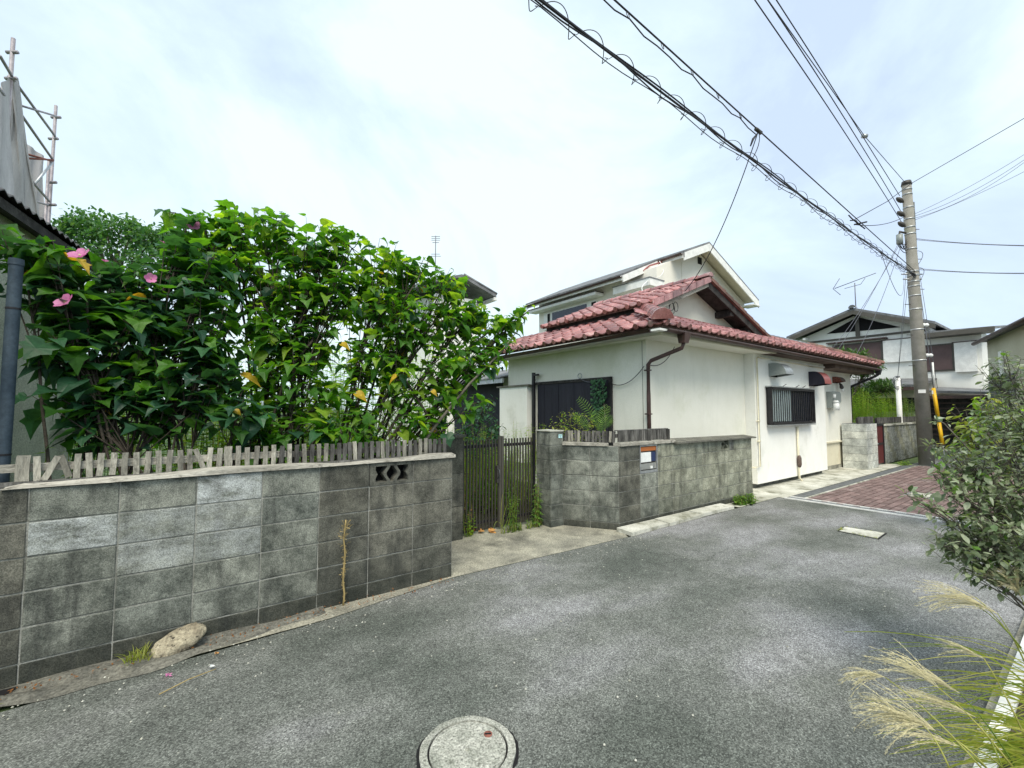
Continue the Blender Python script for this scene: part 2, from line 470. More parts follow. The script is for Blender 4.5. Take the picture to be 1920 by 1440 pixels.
class MB:
    def __init__(s):
        s.v, s.f, s.smooth = [], [], []

    def add(s, vs, fs, smooth=False):
        k = len(s.v)
        s.v.extend([tuple(x) for x in vs])
        s.f.extend([tuple(i + k for i in f) for f in fs])
        s.smooth.extend([smooth] * len(fs))
        return s

    def box(s, a, b):
        x0, y0, z0 = a
        x1, y1, z1 = b
        return s.add([(x0, y0, z0), (x1, y0, z0), (x1, y1, z0), (x0, y1, z0), (x0, y0, z1), (x1, y0, z1), (x1, y1, z1), (x0, y1, z1)],
                     [(0, 3, 2, 1), (4, 5, 6, 7), (0, 1, 5, 4), (1, 2, 6, 5), (2, 3, 7, 6), (3, 0, 4, 7)])

    def hexa(s, p):         # 8 points: bottom 4, top 4
        return s.add(p, [(0, 3, 2, 1), (4, 5, 6, 7), (0, 1, 5, 4), (1, 2, 6, 5), (2, 3, 7, 6), (3, 0, 4, 7)])

    def slab(s, poly, off):  # polygon extruded by vector off
        n = len(poly)
        off = Vector(off)
        p = [Vector(q) for q in poly]
        vs = p + [q + off for q in p]
        fs = [tuple(reversed(range(n))), tuple(range(n, 2 * n))] + [(i, (i + 1) % n, n + (i + 1) % n, n + i) for i in range(n)]
        return s.add(vs, fs)

    def tube(s, path, r, n=6, cap=True):
        path = [Vector(p) for p in path]
        rs = r if isinstance(r, (list, tuple)) else [r] * len(path)
        vs, fs = [], []
        up = Vector((0.13, 0.21, 0.97))
        for i, p in enumerate(path):
            d = (path[min(i + 1, len(path) - 1)] - path[max(i - 1, 0)])
            if d.length < 1e-9: d = Vector((0, 0, 1))
            d.normalize()
            if abs(d.dot(up)) > 0.97:
                a = d.cross(Vector((1, 0.1, 0)))
            else:
                a = d.cross(up)
            a.normalize()
            b = d.cross(a)
            for k in range(n):
                t = 2 * math.pi * k / n
                vs.append(p + (a * math.cos(t) + b * math.sin(t)) * rs[i])
        for i in range(len(path) - 1):
            for k in range(n):
                fs.append((i * n + k, i * n + (k + 1) % n, (i + 1) * n + (k + 1) % n, (i + 1) * n + k))
        if cap:
            fs.append(tuple(reversed(range(n))))
            fs.append(tuple(range((len(path) - 1) * n, len(path) * n)))
        return s.add(vs, fs, True)

    def cyl(s, c, r0, r1, z0, z1, n=24):
        vs = [(c[0] + r0 * math.cos(2 * math.pi * k / n), c[1] + r0 * math.sin(2 * math.pi * k / n), z0) for k in range(n)]
        vs += [(c[0] + r1 * math.cos(2 * math.pi * k / n), c[1] + r1 * math.sin(2 * math.pi * k / n), z1) for k in range(n)]
        s.add(vs, [(k, (k + 1) % n, n + (k + 1) % n, n + k) for k in range(n)], True)
        s.add(vs, [tuple(reversed(range(n))), tuple(range(n, 2 * n))])
        return s

    def mesh(s, name, m, off=(0, 0, 0)):
        me = bpy.data.meshes.new(name)
        ox, oy, oz = off
        me.from_pydata([(v[0] - ox, v[1] - oy, v[2] - oz) for v in s.v], [], s.f)
        me.polygons.foreach_set('use_smooth', s.smooth)
        me.materials.append(MATS[m] if isinstance(m, str) else m)
        me.update()
        return me

    def build(s, name, m, parent=None, label=None, cat=None, group=None, kind=None, origin=None):
        off = wloc(parent) if parent else Vector((0, 0, 0))
        o0 = Vector(origin) if origin is not None else Vector(off)
        me = s.mesh(name, m, o0)
        o = bpy.data.objects.new(name, me)
        C.objects.link(o)
        if parent:
            o.parent = parent
        o.location = o0 - off
        return props(o, label, cat, group, kind)


def put(name, me, parent, loc, rot=None, scale=None, kind=None):
    o = bpy.data.objects.new(name, me)
    C.objects.link(o)
    if parent: o.parent = parent
    loc = Vector(loc) - (wloc(parent) if parent else Vector((0, 0, 0)))
    if rot is None:
        o.location = loc
    else:
        o.matrix_basis = Matrix.Translation(loc) @ rot.to_4x4()
    if scale is not None: o.scale = scale
    if kind: o['kind'] = kind
    return o


def bevel_box(w, d, h, m, bv=0.004, jit=0.0, name='block'):
    bm = bmesh.new()
    bmesh.ops.create_cube(bm, size=1)
    bmesh.ops.scale(bm, vec=(w, d, h), verts=bm.verts)
    bmesh.ops.bevel(bm, geom=bm.edges, offset=bv, segments=1, affect='EDGES')
    if jit:
        for v in bm.verts:
            v.co += Vector((uni(-jit, jit), uni(-jit, jit), uni(-jit, jit)))
    me = bpy.data.meshes.new(name)
    bm.to_mesh(me)
    bm.free()
    me.materials.append(MATS[m])
    return me


_bb = {}


def bbox_part(name, parent, a, b, m, bv=0.004, rotz=None, frame=None):
    """bevelled box part spanning a..b, sharing mesh data between equal sizes; frame=(origin, rotz) places it in a turned frame"""
    w, d, h = [abs(b[i] - a[i]) for i in range(3)]
    blk = name in ('block', 'footing_block') and m != 'block_white'
    key = (round(w, 3), round(d, 3), round(h, 3), m, bv, random.randrange(4) if blk else 0)
    if key not in _bb: _bb[key] = bevel_box(w, d, h, m, bv, .0016 if blk else 0, name=name)
    c = Vector([(a[i] + b[i]) / 2 for i in range(3)])
    if frame:
        R = Matrix.Rotation(frame[1], 3, 'Z')
        return put(name, _bb[key], parent, Vector(frame[0]) + R @ c, R)
    return put(name, _bb[key], parent, c)


# ------------------------------------------------------------------ leaves
def half_leaf(out, fold, droop):
    """leaf outline given on the right side from base to tip, mirrored; midrib along +Y"""
    n = len(out)
    vs = [(0, 0, 0), (0, 0.45, 0.03), (0, 1.0, -droop)]
    fs = []
    R = [(x, y, fold * x - droop * max(0, y) ** 2) for x, y in out]
    L = [(-x, y, fold * x - droop * max(0, y) ** 2) for x, y in out]
    vs += R + L
    r0, l0 = 3, 3 + n
    for i in range(n - 1):
        mid = 0 if out[i + 1][1] < 0.3 else 1
        fs.append((mid, r0 + i, r0 + i + 1))
        fs.append((mid, l0 + i + 1, l0 + i))
    # bridge where the fan changes centre
    k = next(i for i in range(n) if out[i][1] >= 0.3)
    fs.append((0, r0 + k - 1, 1)) if False else None
    fs += [(0, r0 + max(k - 1, 0), 1), (0, 1, l0 + max(k - 1, 0)), (1, r0 + n - 1, 2), (1, 2, l0 + n - 1)]
    return [Vector(v) for v in vs], fs


def half_leaf_w(out, fold, droop, w):
    vs, fs = half_leaf(out, fold, droop)
    return [Vector((v.x * w, v.y, v.z + .12 * math.sin(v.x * 7 + v.y * 5) * abs(v.x))) for v in vs], fs


LOBED = half_leaf([(0.12, -0.14), (0.40, -0.10), (0.56, 0.12), (0.42, 0.30), (0.52, 0.50), (0.26, 0.62), (0.12, 0.82)], 0.22, 0.22)
HEART = half_leaf([(0.14, -0.12), (0.38, -0.04), (0.46, 0.16), (0.40, 0.38), (0.24, 0.62), (0.10, 0.84)], 0.28, 0.30)
HEART2 = half_leaf_w([(0.14, -0.12), (0.38, -0.04), (0.46, 0.16), (0.40, 0.38), (0.24, 0.62), (0.10, 0.84)], 0.62, 0.55, .85)
LOBED2 = half_leaf_w([(0.12, -0.14), (0.40, -0.10), (0.56, 0.12), (0.42, 0.30), (0.52, 0.50), (0.26, 0.62), (0.12, 0.82)], 0.5, 0.5, .9)
OVAL = half_leaf([(0.16, 0.16), (0.26, 0.42), (0.20, 0.74)], 0.3, 0.12)
LANCE = half_leaf([(0.09, 0.15), (0.13, 0.42), (0.07, 0.74)], 0.3, 0.22)
SMALL = ([Vector(v) for v in [(0, 0, 0), (0.3, 0.5, 0.06), (0, 1, -0.1), (-0.3, 0.5, 0.06)]], [(0, 1, 2), (0, 2, 3)])


def leaf_matrix(d, up, sc):
    d = d.normalized()
    x = d.cross(up)
    if x.length < 1e-4: x = d.cross(Vector((1, 0, 0.2)))
    x.normalize()
    z = x.cross(d)
    return Matrix((x, d, z)).transposed() * sc


def leaves_build(leaves, shapes, mats, parent, singles=300, name='leaf', rest='foliage'):
    """leaves: (pos, dir, up, size, shape index, mat index). The nearest ones are parts of their own, the rest one part."""
    leaves.sort(key=lambda L: -L[3] / max(0.3, (L[0] - cam.location).length))
    cache = {}
    for L in leaves[:singles]:
        k = (L[4], L[5])
        if k not in cache:
            vs, fs = shapes[L[4]]
            cache[k] = MB().add(vs, fs, False).mesh('leaf', mats[L[5]])
        put(name, cache[k], parent, L[0], leaf_matrix(L[1], L[2], L[3]))
    restl = leaves[singles:]
    if restl:
        for mi in sorted(set(L[5] for L in restl)):
            mb = MB()
            for L in restl:
                if L[5] != mi: continue
                vs, fs = shapes[L[4]]
                R = leaf_matrix(L[1], L[2], L[3])
                mb.add([L[0] + R @ v for v in vs], fs)
            mb.build(rest, mats[mi], parent, kind='stuff')


def rv(s=1.0):
    while True:
        v = Vector((uni(-1, 1), uni(-1, 1), uni(-1, 1)))
        if v.length <= 1: return v * s


def bez(a, b, c, n):
    return [a * (1 - t) ** 2 + b * (2 * t * (1 - t)) + c * t * t for t in [i / (n - 1) for i in range(n)]]


def shrub(name, label, cat, bases, clusters, leaf_size, shapes, mats, matw, stem_mat, stem_r=0.018, singles=300,
          per_twig=9, twig_r=0.004, droop=0.35, extra=None, group=None, leafspan=0.35, dens=1.0):
    loc = Vector((sum(b[0] for b in bases) / len(bases), sum(b[1] for b in bases) / len(bases), bases[0][2]))
    t = thing(name, label, cat, loc, group)
    leaves = []
    twigs = MB()
    for ci, (c, r, n) in enumerate(clusters):
        n = int(n * dens)
        c = Vector(c)
        R = Vector((r, r, r * 0.8)) if not hasattr(r, '__len__') else Vector(r)
        b = Vector(bases[ci % len(bases)]) + Vector((uni(-.05, .05), uni(-.05, .05), 0))
        mid = Vector((b.x * 0.65 + c.x * 0.35, b.y * 0.65 + c.y * 0.35, b.z * 0.4 + c.z * 0.6))
        path = bez(b, mid + rv(0.08), c - Vector((0, 0, R.z * 0.3)), 9)
        path = [p + (rv(0.012) if 0 < i < 8 else Vector()) for i, p in enumerate(path)]
        rs = [stem_r * (1 - 0.65 * i / 8) for i in range(9)]
        MB().tube(path, rs, 6).build('stem', stem_mat, t, origin=b)
        nt_ = max(1, int(n / per_twig))
        for k in range(nt_):
            q = rv()
            q = Vector((q.x * R.x, q.y * R.y, q.z * R.z))
            if q.length < 0.3 * R.length / 1.7: q = q * 1.8
            end = c + q
            st = path[random.choice([5, 6, 7, 8])]
            tp = bez(st, (st + end) / 2 + Vector((0, 0, -0.10 * R.z)) + rv(0.06), end, 6)
            twigs.tube(tp, [twig_r * 1.6, twig_r * 1.4, twig_r * 1.2, twig_r, twig_r * .8, twig_r * .5], 4, False)
            ph = uni(0, 6.28)
            for j in range(per_twig):
                u = 1 - (leafspan + 0.25) * (j / per_twig)
                i = min(4, int(u * 5))
                p = tp[i].lerp(tp[i + 1], u * 5 - i)
                axis = (tp[min(i + 1, 5)] - tp[i]).normalized()
                ph += 2.4
                s1 = axis.cross(Vector((0, 0, 1)))
                if s1.length < 1e-3: s1 = Vector((1, 0, 0))
                s1.normalize()
                s2 = axis.cross(s1)
                o = s1 * math.cos(ph) + s2 * math.sin(ph)
                d = (o * 1.0 + axis * 0.35 + Vector((0, 0, -droop * uni(0.3, 1.6)))).normalized()
                up = (Vector((0, 0, 1)) + o * uni(0.1, 0.7) + rv(0.45)).normalized()
                sz = leaf_size * uni(0.45, 1.25) * (1 if u < 0.97 else 0.6)
                pet = p + d * sz * 0.35
                twigs.tube([p, pet], twig_r * 0.4, 3, False)
                mi = random.choices(range(len(mats)), matw)[0]
                leaves.append((pet, d, up, sz, random.randrange(len(shapes)), mi))
    twigs.build('twigs', stem_mat, t, kind='stuff')
    if extra: leaves += extra
    leaves_build(leaves, shapes, mats, t, singles)
    return t

#PART2
# ================================================================== SETTING
def sheet(name, poly, z, m, kind='structure', parent=None):
    return MB().add([(x, y, z) for x, y in poly], [tuple(range(len(poly)))]).build(name, m, parent, kind=kind)


sheet('ground', [(-900, -900), (900, -900), (900, 900), (-900, 900)], -0.03, 'terrain_green')
sheet('garden_soil', [(-9, 3.9), (2.3, 3.9), (2.7, 4.9), (4.2, 4.9), (5.0, 4.0), (8.2, 4.0), (8.2, 9.5), (-9, 9.5)], -0.012, 'soil')
sheet('road', [(-12, -6), (8.62, -6), (8.62, 3.62), (4.44, 3.62), (2.05, 3.742), (0.9, 3.57), (-0.8, 3.51), (-12, 3.2)], -0.004, 'asphalt')
sheet('road_beyond', [(8.7, -6), (60, -6), (60, 2.0), (20, 3.4), (16.3, 3.55), (8.7, 3.55)], -0.008, 'asphalt')
# concrete apron at the gate and the narrow strip along the wall foot
mb = MB()
mb.add([(x, y, 0.0) for x, y in [(-.2, 3.56), (0.9, 3.57), (2.05, 3.742), (4.44, 3.62), (4.62, 3.9), (4.2, 4.55), (4.1, 4.95), (2.6, 4.95), (1.9, 3.85), (-.2, 3.85)]], [tuple(range(10))])
mb.build('apron_pavement', 'concrete', kind='structure')
bmx = MB()
nx, ny = 60, 4
for i in range(nx + 1):
    x = -2.4 + (3.3) * i / nx
    for j in range(ny + 1):
        y0 = 3.53 + 0.035 * math.sin(x * 5.1) + 0.02 * math.sin(x * 13) + .22 * max(0, (x - .1) / .85) ** 1.5
        bmx.v.append((x, y0 + (3.80 - y0) * j / ny, 0.0 if j == 0 else 0.012 + 0.012 * math.sin(x * 9 + j * 2) * (j < ny)))
for i in range(nx):
    for j in range(ny):
        a = i * (ny + 1) + j
        bmx.f.append((a, a + ny + 1, a + ny + 2, a + 1))
        bmx.smooth.append(False)
bmx.build('wall_foot_pavement', 'dirty_concrete', kind='structure')
sheet('house_foot_pavement', [(7.2, 3.62), (8.62, 3.62), (8.62, 3.52), (16.5, 3.56), (16.5, 4.6), (7.9, 4.6), (8.2, 3.9), (7.2, 3.9)], 0.002, 'pale_concrete')
# drain hole at the very left
MB().add([(x, y, 0.014) for x, y in [(-1.2, 3.62), (-0.80, 3.60), (-0.735, 3.735), (-1.2, 3.755)]], [(0, 1, 2, 3)]).build(
    'drain_opening', 'black_void', label='black open drain slot at the foot of the long block wall', cat='drain opening')
# step slab along the mailbox wall: three concrete lengths
t = thing('kerb_slab', 'low pale concrete slab lying along the foot of the mailbox wall', 'kerb slab', (4.5, 3.7, 0))
for a, b in ((4.50, 5.28), (5.29, 6.12), (6.13, 7.05)):
    MB().hexa([(a, 3.60 + .03 * (a > 6), 0), (b - .004, 3.62, 0), (b - .004, 3.85, 0), (a, 3.85, 0),
               (a, 3.60 + .03 * (a > 6), .045), (b - .004, 3.62, .04), (b - .004, 3.85, .05), (a, 3.85, .055)]).build('slab', 'pale_concrete', t)
# channel drains round the brick yard
t = thing('drain_grating', 'grey steel channel grating with white kerb lines along the front of the brick yard', 'drain grating', (8.62, 1, 0))
for i, x in enumerate((8.62, 8.83)):
    MB().box((x, -1.6, -0.02), (x + .03, 3.52, 0.012)).build('edge_rail', 'white_paint', t)
MB().box((8.655, -1.6, -0.06), (8.825, 3.52, -0.03)).build('channel', 'black_void', t)
gb = MB()
nb_ = 0
g1 = bevel_box(0.165, 0.011, 0.02, 'galvanised', 0.002, name='grate_bar')
y = 3.48
while y > -1.4:
    if nb_ < 220:
        put('grate_bar', g1, t, (8.74, y, -0.004))
    else:
        gb.box((8.66, y - .006, -.014), (8.822, y + .006, .006))
    nb_ += 1
    y -= 0.0225
t = thing('drain_channel', 'dark flat steel drain cover strip running along the house beside the brick yard', 'drain cover', (12, 3.42, 0))
for k in range(9):
    x0 = 8.86 + k * 0.82
    MB().box((x0, 3.30, -0.02), (x0 + .81, 3.50, 0.008)).build('cover_plate', 'grate', t)
MB().box((8.86, 3.262, -0.02), (16.3, 3.295, 0.014)).build('edge_rail', 'pale_concrete', t)
# brick yard: pieces
yard = MB().add([(8.86, -1.6, -0.012), (16.6, -1.6, -0.012), (16.6, 3.26, -0.012), (8.86, 3.26, -0.012)], [(0, 1, 2, 3)]).build('brick_yard', 'mortar_dark', kind='structure')
bw, bl = 0.112, 0.232
bricks = []
for j in range(int(4.8 / bw)):
    y = 3.255 - bw * (j + .5)
    for i in range(int(7.7 / bl) + 1):
        x = 8.86 + bl * (i + (0.75 if j % 2 else 0.25))
        if x > 16.5 or (10.55 < x < 11.25 and 1.95 < y < 2.35): continue
        if y < 0.9 and x > 10: continue
        bricks.append((x, y))
bricks.sort(key=lambda p: p[0] * p[0] + p[1] * p[1])
bm_ = [bevel_box(bl - .012, bw - .020, .03, 'paving_brick', .004, .0012, 'brick') for _ in range(4)]
for k, (x, y) in enumerate(bricks[:300]):
    put('brick', bm_[k % 4], yard, (x, y, -0.004 + uni(-.0015, .0015)))
mb = MB()
for x, y in bricks[300:]:
    h = 0.011 + uni(-.0015, .0015)
    mb.box((x - bl / 2 + .006, y - bw / 2 + .010, -.012), (x + bl / 2 - .006, y + bw / 2 - .010, h))
mb.build('brick_paving', 'paving_brick', yard, kind='stuff')
sheet('pit_cover_base', [(10.6, 2.0), (11.2, 2.0), (11.2, 2.3), (10.6, 2.3)], 0.008, 'pale_concrete', None, yard)
t = thing('pit_cover', 'small pale square concrete lid set into the red brick yard', 'pit cover', (10.9, 2.15, 0))
MB().box((10.64, 2.02, -.01), (11.14, 2.28, .014)).build('lid', 'pale_concrete', t)
# white kerb and verge at right
t = thing('roadside_kerb', 'white painted kerb at the right road edge under the plumed grass', 'kerb', (4, .36, 0))
for k in range(6):
    MB().box((2.5 + k * .6, .355, -.05), (3.095 + k * .6, .415, .07)).build('kerb_stone', 'white_paint', t)
    MB().box((2.5 + k * .6, .418, -.05), (3.095 + k * .6, .46, .02)).build('kerb_foot', 'concrete', t)
MB().box((2.3, -2.2, -.02), (8.0, .355, .05)).build('verge_soil', 'soil', kind='structure')

# round manhole cover
t = thing('manhole_cover', 'round speckled concrete manhole lid with a rusty key hole in the asphalt', 'manhole cover', (1.09, 1.84, 0))
mc = Vector((1.09, 1.835, 0))


def annulus(mb, c, r0, r1, z, n=48, jit=0.0, depth=0.03):
    vs = []
    for k in range(n):
        a = 2 * math.pi * k / n
        j = 1 + uni(-jit, jit)
        vs += [(c.x + r0 * math.cos(a), c.y + r0 * math.sin(a), z), (c.x + r1 * j * math.cos(a), c.y + r1 * j * math.sin(a), z - .002),
               (c.x + r0 * math.cos(a), c.y + r0 * math.sin(a), z - depth), (c.x + r1 * j * 1.01 * math.cos(a), c.y + r1 * j * 1.01 * math.sin(a), z - depth)]
    fs = []
    for k in range(n):
        a, b = 4 * k, 4 * ((k + 1) % n)
        fs += [(a, a + 1, b + 1, b), (a + 2, a, b, b + 2), (a + 1, a + 3, b + 3, b + 1)]
    return mb.add(vs, fs)


annulus(MB(), mc, 0.186, 0.222, 0.010, jit=0.012).build('rim', 'lid_concrete', t)
annulus(MB(), mc, 0.176, 0.235, -0.001, jit=0.02).build('joint', 'black_void', t)
lid = MB().cyl(mc, 0.178, 0.1765, -0.02, 0.008, 48).build('lid', 'lid_concrete', t)
kp = onz(915, 1380)
MB().cyl(kp, 0.021, 0.0205, 0.004, 0.0105, 20).build('key_plate', 'rust', lid)
a = Vector((0.013, -0.009, 0))
n_ = Vector((0.003, 0.0045, 0))
MB().add([kp - a - n_ + Vector((0, 0, .0115)), kp + a - n_ + Vector((0, 0, .0115)), kp + a + n_ + Vector((0, 0, .0115)), kp - a + n_ + Vector((0, 0, .0115))], [(0, 1, 2, 3)]).build('key_slot', 'black_void', lid)
annulus(MB(), mc + Vector((-.005, .0, 0)), 0.007, 0.0105, 0.0095, 14, depth=.004).build('cast_ring', 'pale_concrete', lid)
t = thing('water_meter_cover', 'pale rectangular concrete cover with moss round it in the asphalt', 'pit cover', (6.9, 2.0, 0))
cs = [onz(1574, 996), onz(1584, 989), onz(1659, 1000), onz(1645, 1010)]
MB().slab([c + Vector((0, 0, -.02)) for c in cs], (0, 0, .028)).build('lid', 'pale_concrete', t)
cc = sum(cs, Vector()) / 4
MB().slab([cc + (c - cc) * 1.09 + Vector((0, 0, -.02)) for c in cs], (0, 0, .021)).build('joint', 'black_void', t)
mo = MB()
for k in range(90):
    i = random.choice([0, 0, 3, 3, 1])
    p = cs[i].lerp(cs[(i + 1) % 4] if i != 3 else cs[0], uni(0, .7)) + rv(0.03)
    p.z = 0.006
    R = leaf_matrix(rv(), Vector((0, 0, 1)), uni(.012, .03))
    mo.add([p + R @ v for v in SMALL[0]], SMALL[1])
mo.build('moss', 'leaf_yellowgreen', t, kind='stuff')


# ================================================================== BLOCK WALLS
def frame_pt(fr, x, y, z):
    R = Matrix.Rotation(fr[1], 3, 'Z')
    return Vector(fr[0]) + R @ Vector((x, y, z))


def openwork(t, fr, x0, x1, z0, z1, kind, m):
    """pierced block: frame and two curved webs, or a fan of small arches"""
    mb = MB()
    e = .022
    f = frame_pt

    def bx(a, b, c, d):
        mb.hexa([f(fr, a, 0, c), f(fr, b, 0, c), f(fr, b, .1, c), f(fr, a, .1, c), f(fr, a, 0, d), f(fr, b, 0, d), f(fr, b, .1, d), f(fr, a, .1, d)])
    bx(x0, x1, z0, z0 + e * 1.3)
    bx(x0, x1, z1 - e * 1.3, z1)
    ew = e * 2.2 if kind == 'wave' else e
    bx(x0, x0 + ew, z0 + e * 1.3, z1 - e * 1.3)
    bx(x1 - ew, x1, z0 + e * 1.3, z1 - e * 1.3)
    za, zb = z0 + e * 1.3, z1 - e * 1.3
    xa, xb = x0 + ew, x1 - ew
    if kind == 'wave':
        for c_, sg in ((xa + (xb - xa) * .34, 1), (xa + (xb - xa) * .66, -1)):
            for k in range(8):
                u0, u1 = k / 8, (k + 1) / 8
                w0 = .017 * math.cos(u0 * 2 * math.pi) * sg
                w1 = .017 * math.cos(u1 * 2 * math.pi) * sg
                p0, p1 = za + (zb - za) * u0, za + (zb - za) * u1
                mb.hexa([f(fr, c_ + w0 - .014, 0.004, p0), f(fr, c_ + w0 + .014, 0.004, p0), f(fr, c_ + w0 + .014, .1, p0), f(fr, c_ + w0 - .014, .1, p0),
                         f(fr, c_ + w1 - .014, 0.004, p1), f(fr, c_ + w1 + .014, 0.004, p1), f(fr, c_ + w1 + .014, .1, p1), f(fr, c_ + w1 - .014, .1, p1)])
        for xx, sg in ((xa, 1), (xb, -1)):
            zm = (za + zb) / 2
            mb.slab([f(fr, xx, .004, zm - .04), f(fr, xx + sg * .018, .004, zm), f(fr, xx, .004, zm + .04)], f(fr, 0, .09, 0) - f(fr, 0, 0, 0))
    else:
        w = (xb - xa) / 2
        for cx_, cz_ in ((xa + w * .5, za), (xa + w * 1.5, za), (xa + w, za + (zb - za) * .42)):
            for rr_ in (w * .48,):
                for k in range(8):
                    a0, a1 = math.pi * k / 8, math.pi * (k + 1) / 8
                    pts = []
                    for a_ in (a0, a1):
                        for q in (rr_, rr_ - .02):
                            pts.append((cx_ + q * math.cos(a_), min(zb, cz_ + q * math.sin(a_) * .9)))
                    p = pts
                    mb.hexa([f(fr, p[1][0], .004, p[1][1]), f(fr, p[0][0], .004, p[0][1]), f(fr, p[0][0], .1, p[0][1]), f(fr, p[1][0], .1, p[1][1]),
                             f(fr, p[3][0], .004, p[3][1]), f(fr, p[2][0], .004, p[2][1]), f(fr, p[2][0], .1, p[2][1]), f(fr, p[3][0], .1, p[3][1])])
    mb.build('openwork_block', m, t)
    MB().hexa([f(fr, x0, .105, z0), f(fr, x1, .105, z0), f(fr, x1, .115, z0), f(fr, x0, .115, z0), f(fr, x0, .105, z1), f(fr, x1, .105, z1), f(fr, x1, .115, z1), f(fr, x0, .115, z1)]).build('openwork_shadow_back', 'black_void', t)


def block_wall(t, fr, x0, x1, zs, joints, matf, thick=.12, skip=(), mort='mortar', g=.004):
    f = frame_pt
    # mortar core in spans, left out where a hole is
    spans = []
    for i in range(len(zs) - 1):
        cuts = [x0] + [h for s in skip if s[2] <= zs[i] + 1e-3 and s[3] >= zs[i + 1] - 1e-3 for h in (s[0], s[1])] + [x1]
        for k in range(0, len(cuts), 2):
            spans.append((cuts[k], cuts[k + 1], zs[i], zs[i + 1]))
    core = MB()
    for a, b, c, d in spans:
        if b - a > .02:
            core.hexa([f(fr, a + .001, .0045, c), f(fr, b - .001, .0045, c), f(fr, b - .001, thick - .006, c), f(fr, a + .001, thick - .006, c),
                       f(fr, a + .001, .0045, d), f(fr, b - .001, .0045, d), f(fr, b - .001, thick - .006, d), f(fr, a + .001, thick - .006, d)])
    core.build('mortar', mort, t)
    for i in range(len(zs) - 1):
        js = [j for j in joints(i) if x0 + .02 < j < x1 - .02]
        js = [x0] + js + [x1]
        for k in range(len(js) - 1):
            a, b = js[k], js[k + 1]
            if any(s[0] < (a + b) / 2 < s[1] and s[2] < (zs[i] + zs[i + 1]) / 2 < s[3] for s in skip): continue
            o = uni(0, .002)
            bbox_part('block' if i else 'footing_block', t, (a + g, -o + 0, zs[i] + (g * 1.1 if i else 0)), (b - g, thick - o, zs[i + 1] - g * 1.1), matf((a + b) / 2, i), .004, frame=fr)


# long wall at left
wa = thing('block_wall', 'long weathered grey concrete block wall with white salt stains left of the gate', 'wall', (0, 3.77, 0))
FR_A = ((0, 3.77, 0), 0.0)
ZA = [0, .12, .32, .52, .72, .92, 1.12]
JA = [-.75 - .4 * k for k in range(5)][::-1] + [-.35, .05, .45, .85, 1.25, 1.65]


def mat_a(x, i):
    if i == 0: return 'footing'
    if i == 4 and -.75 < x < -.35: return 'block_bloom'
    if i == 5 and .05 < x < .45: return 'block_bloom'
    if i in (3, 4) and -.35 < x < .45: return 'block_bloom_light'
    if x > .85 or x < -.75: return 'block_dark'
    return 'block'


block_wall(wa, FR_A, -2.35, 2.05, ZA, lambda i: JA, mat_a, skip=((1.25, 1.65, .92, 1.12),))
openwork(wa, FR_A, 1.254, 1.646, .923, 1.117, 'wave', 'block_dark')
bbox_part('block', wa, (1.93, 3.892, .12), (2.05, 4.74, 1.12), 'block_dark')
# wavering weathered board on the wall top
bd = MB()
for i in range(40):
    x = -.86 + 2.93 * i / 39
    dz = .006 * math.sin(x * 4.3) + .004 * math.sin(x * 11)
    th = .018 + .008 * math.sin(x * 3.1 + 1) - (.02 if i == 0 else 0)
    bd.v += [(x, 3.745 + .008 * math.sin(x * 6), 1.122), (x, 3.83, 1.122), (x, 3.83, 1.135 + th + dz), (x, 3.745 + .008 * math.sin(x * 6) + .006, 1.122 + th + dz)]
for i in range(39):
    a = 4 * i
    for k in range(4):
        bd.f.append((a + k, a + (k + 1) % 4, a + 4 + (k + 1) % 4, a + 4 + k))
        bd.smooth.append(False)
bd.f += [(0, 1, 2, 3), (156, 157, 158, 159)]
bd.smooth += [False, False]
bd.build('coping_board', 'weathered_beam', wa)

pf = thing('picket_fence', 'row of short weathered grey pickets on top of the long block wall', 'picket fence', (0, 3.87, 1.15))
pk = []
for k in range(4):
    m0 = MB()
    w = .0155
    m0.v = []
    for zz in (-.075, -.02, .03, .078):
        jx = uni(-.002, .002)
        m0.v += [(-w + jx, -.008, zz), (w + jx, -.008, zz), (w + jx, .008, zz), (-w + jx, .008, zz)]
    for s_ in range(3):
        a = 4 * s_
        for q in range(4):
            m0.f.append((a + q, a + (q + 1) % 4, a + 4 + (q + 1) % 4, a + 4 + q))
            m0.smooth.append(False)
    m0.f += [(3, 2, 1, 0), (12, 13, 14, 15)]
    m0.smooth += [False, False]
    pk.append(m0)
pkA = [m.mesh('picket', 'weathered_wood') for m in pk]
pkD = [m.mesh('picket', 'dark_picket_wood') for m in pk]
x = -.80
i = 0
while x < 2.02:
    tilt = uni(-.06, .06)
    sc = (1, 1, uni(.93, 1.04))
    wide = False
    if i == 2: tilt = .38
    if i == 3: tilt = -.30
    if i == 15: tilt = -.36
    if abs(x - .24) < .03: sc, wide = (1.6, 1, 1.1), True
    if i == 0: sc = (1.9, 1, 1.0)
    me = (pkA if x < .55 or rnd() < .25 else pkD)[i % 4]
    R = Matrix.Rotation(tilt, 3, 'Y') @ Matrix.Rotation(uni(-.08, .08), 3, 'Z')
    put('picket', me, pf, (x, 3.862 + uni(-.004, .004), 1.222 + uni(-.004, .006)), R, sc)
    x += .057 * uni(.92, 1.08) if x < .9 else .050 * uni(.8, 1.2)
    i += 1
MB().box((-.95, 3.880, 1.205), (.62, 3.905, 1.252)).build('rail', 'weathered_beam', pf)
MB().box((.625, 3.882, 1.200), (2.05, 3.905, 1.245)).build('rail', 'dark_picket_wood', pf)
MB().box((-.95, 3.84, 1.125), (2.05, 3.885, 1.15)).build('bottom_rail', 'dark_picket_wood', pf)


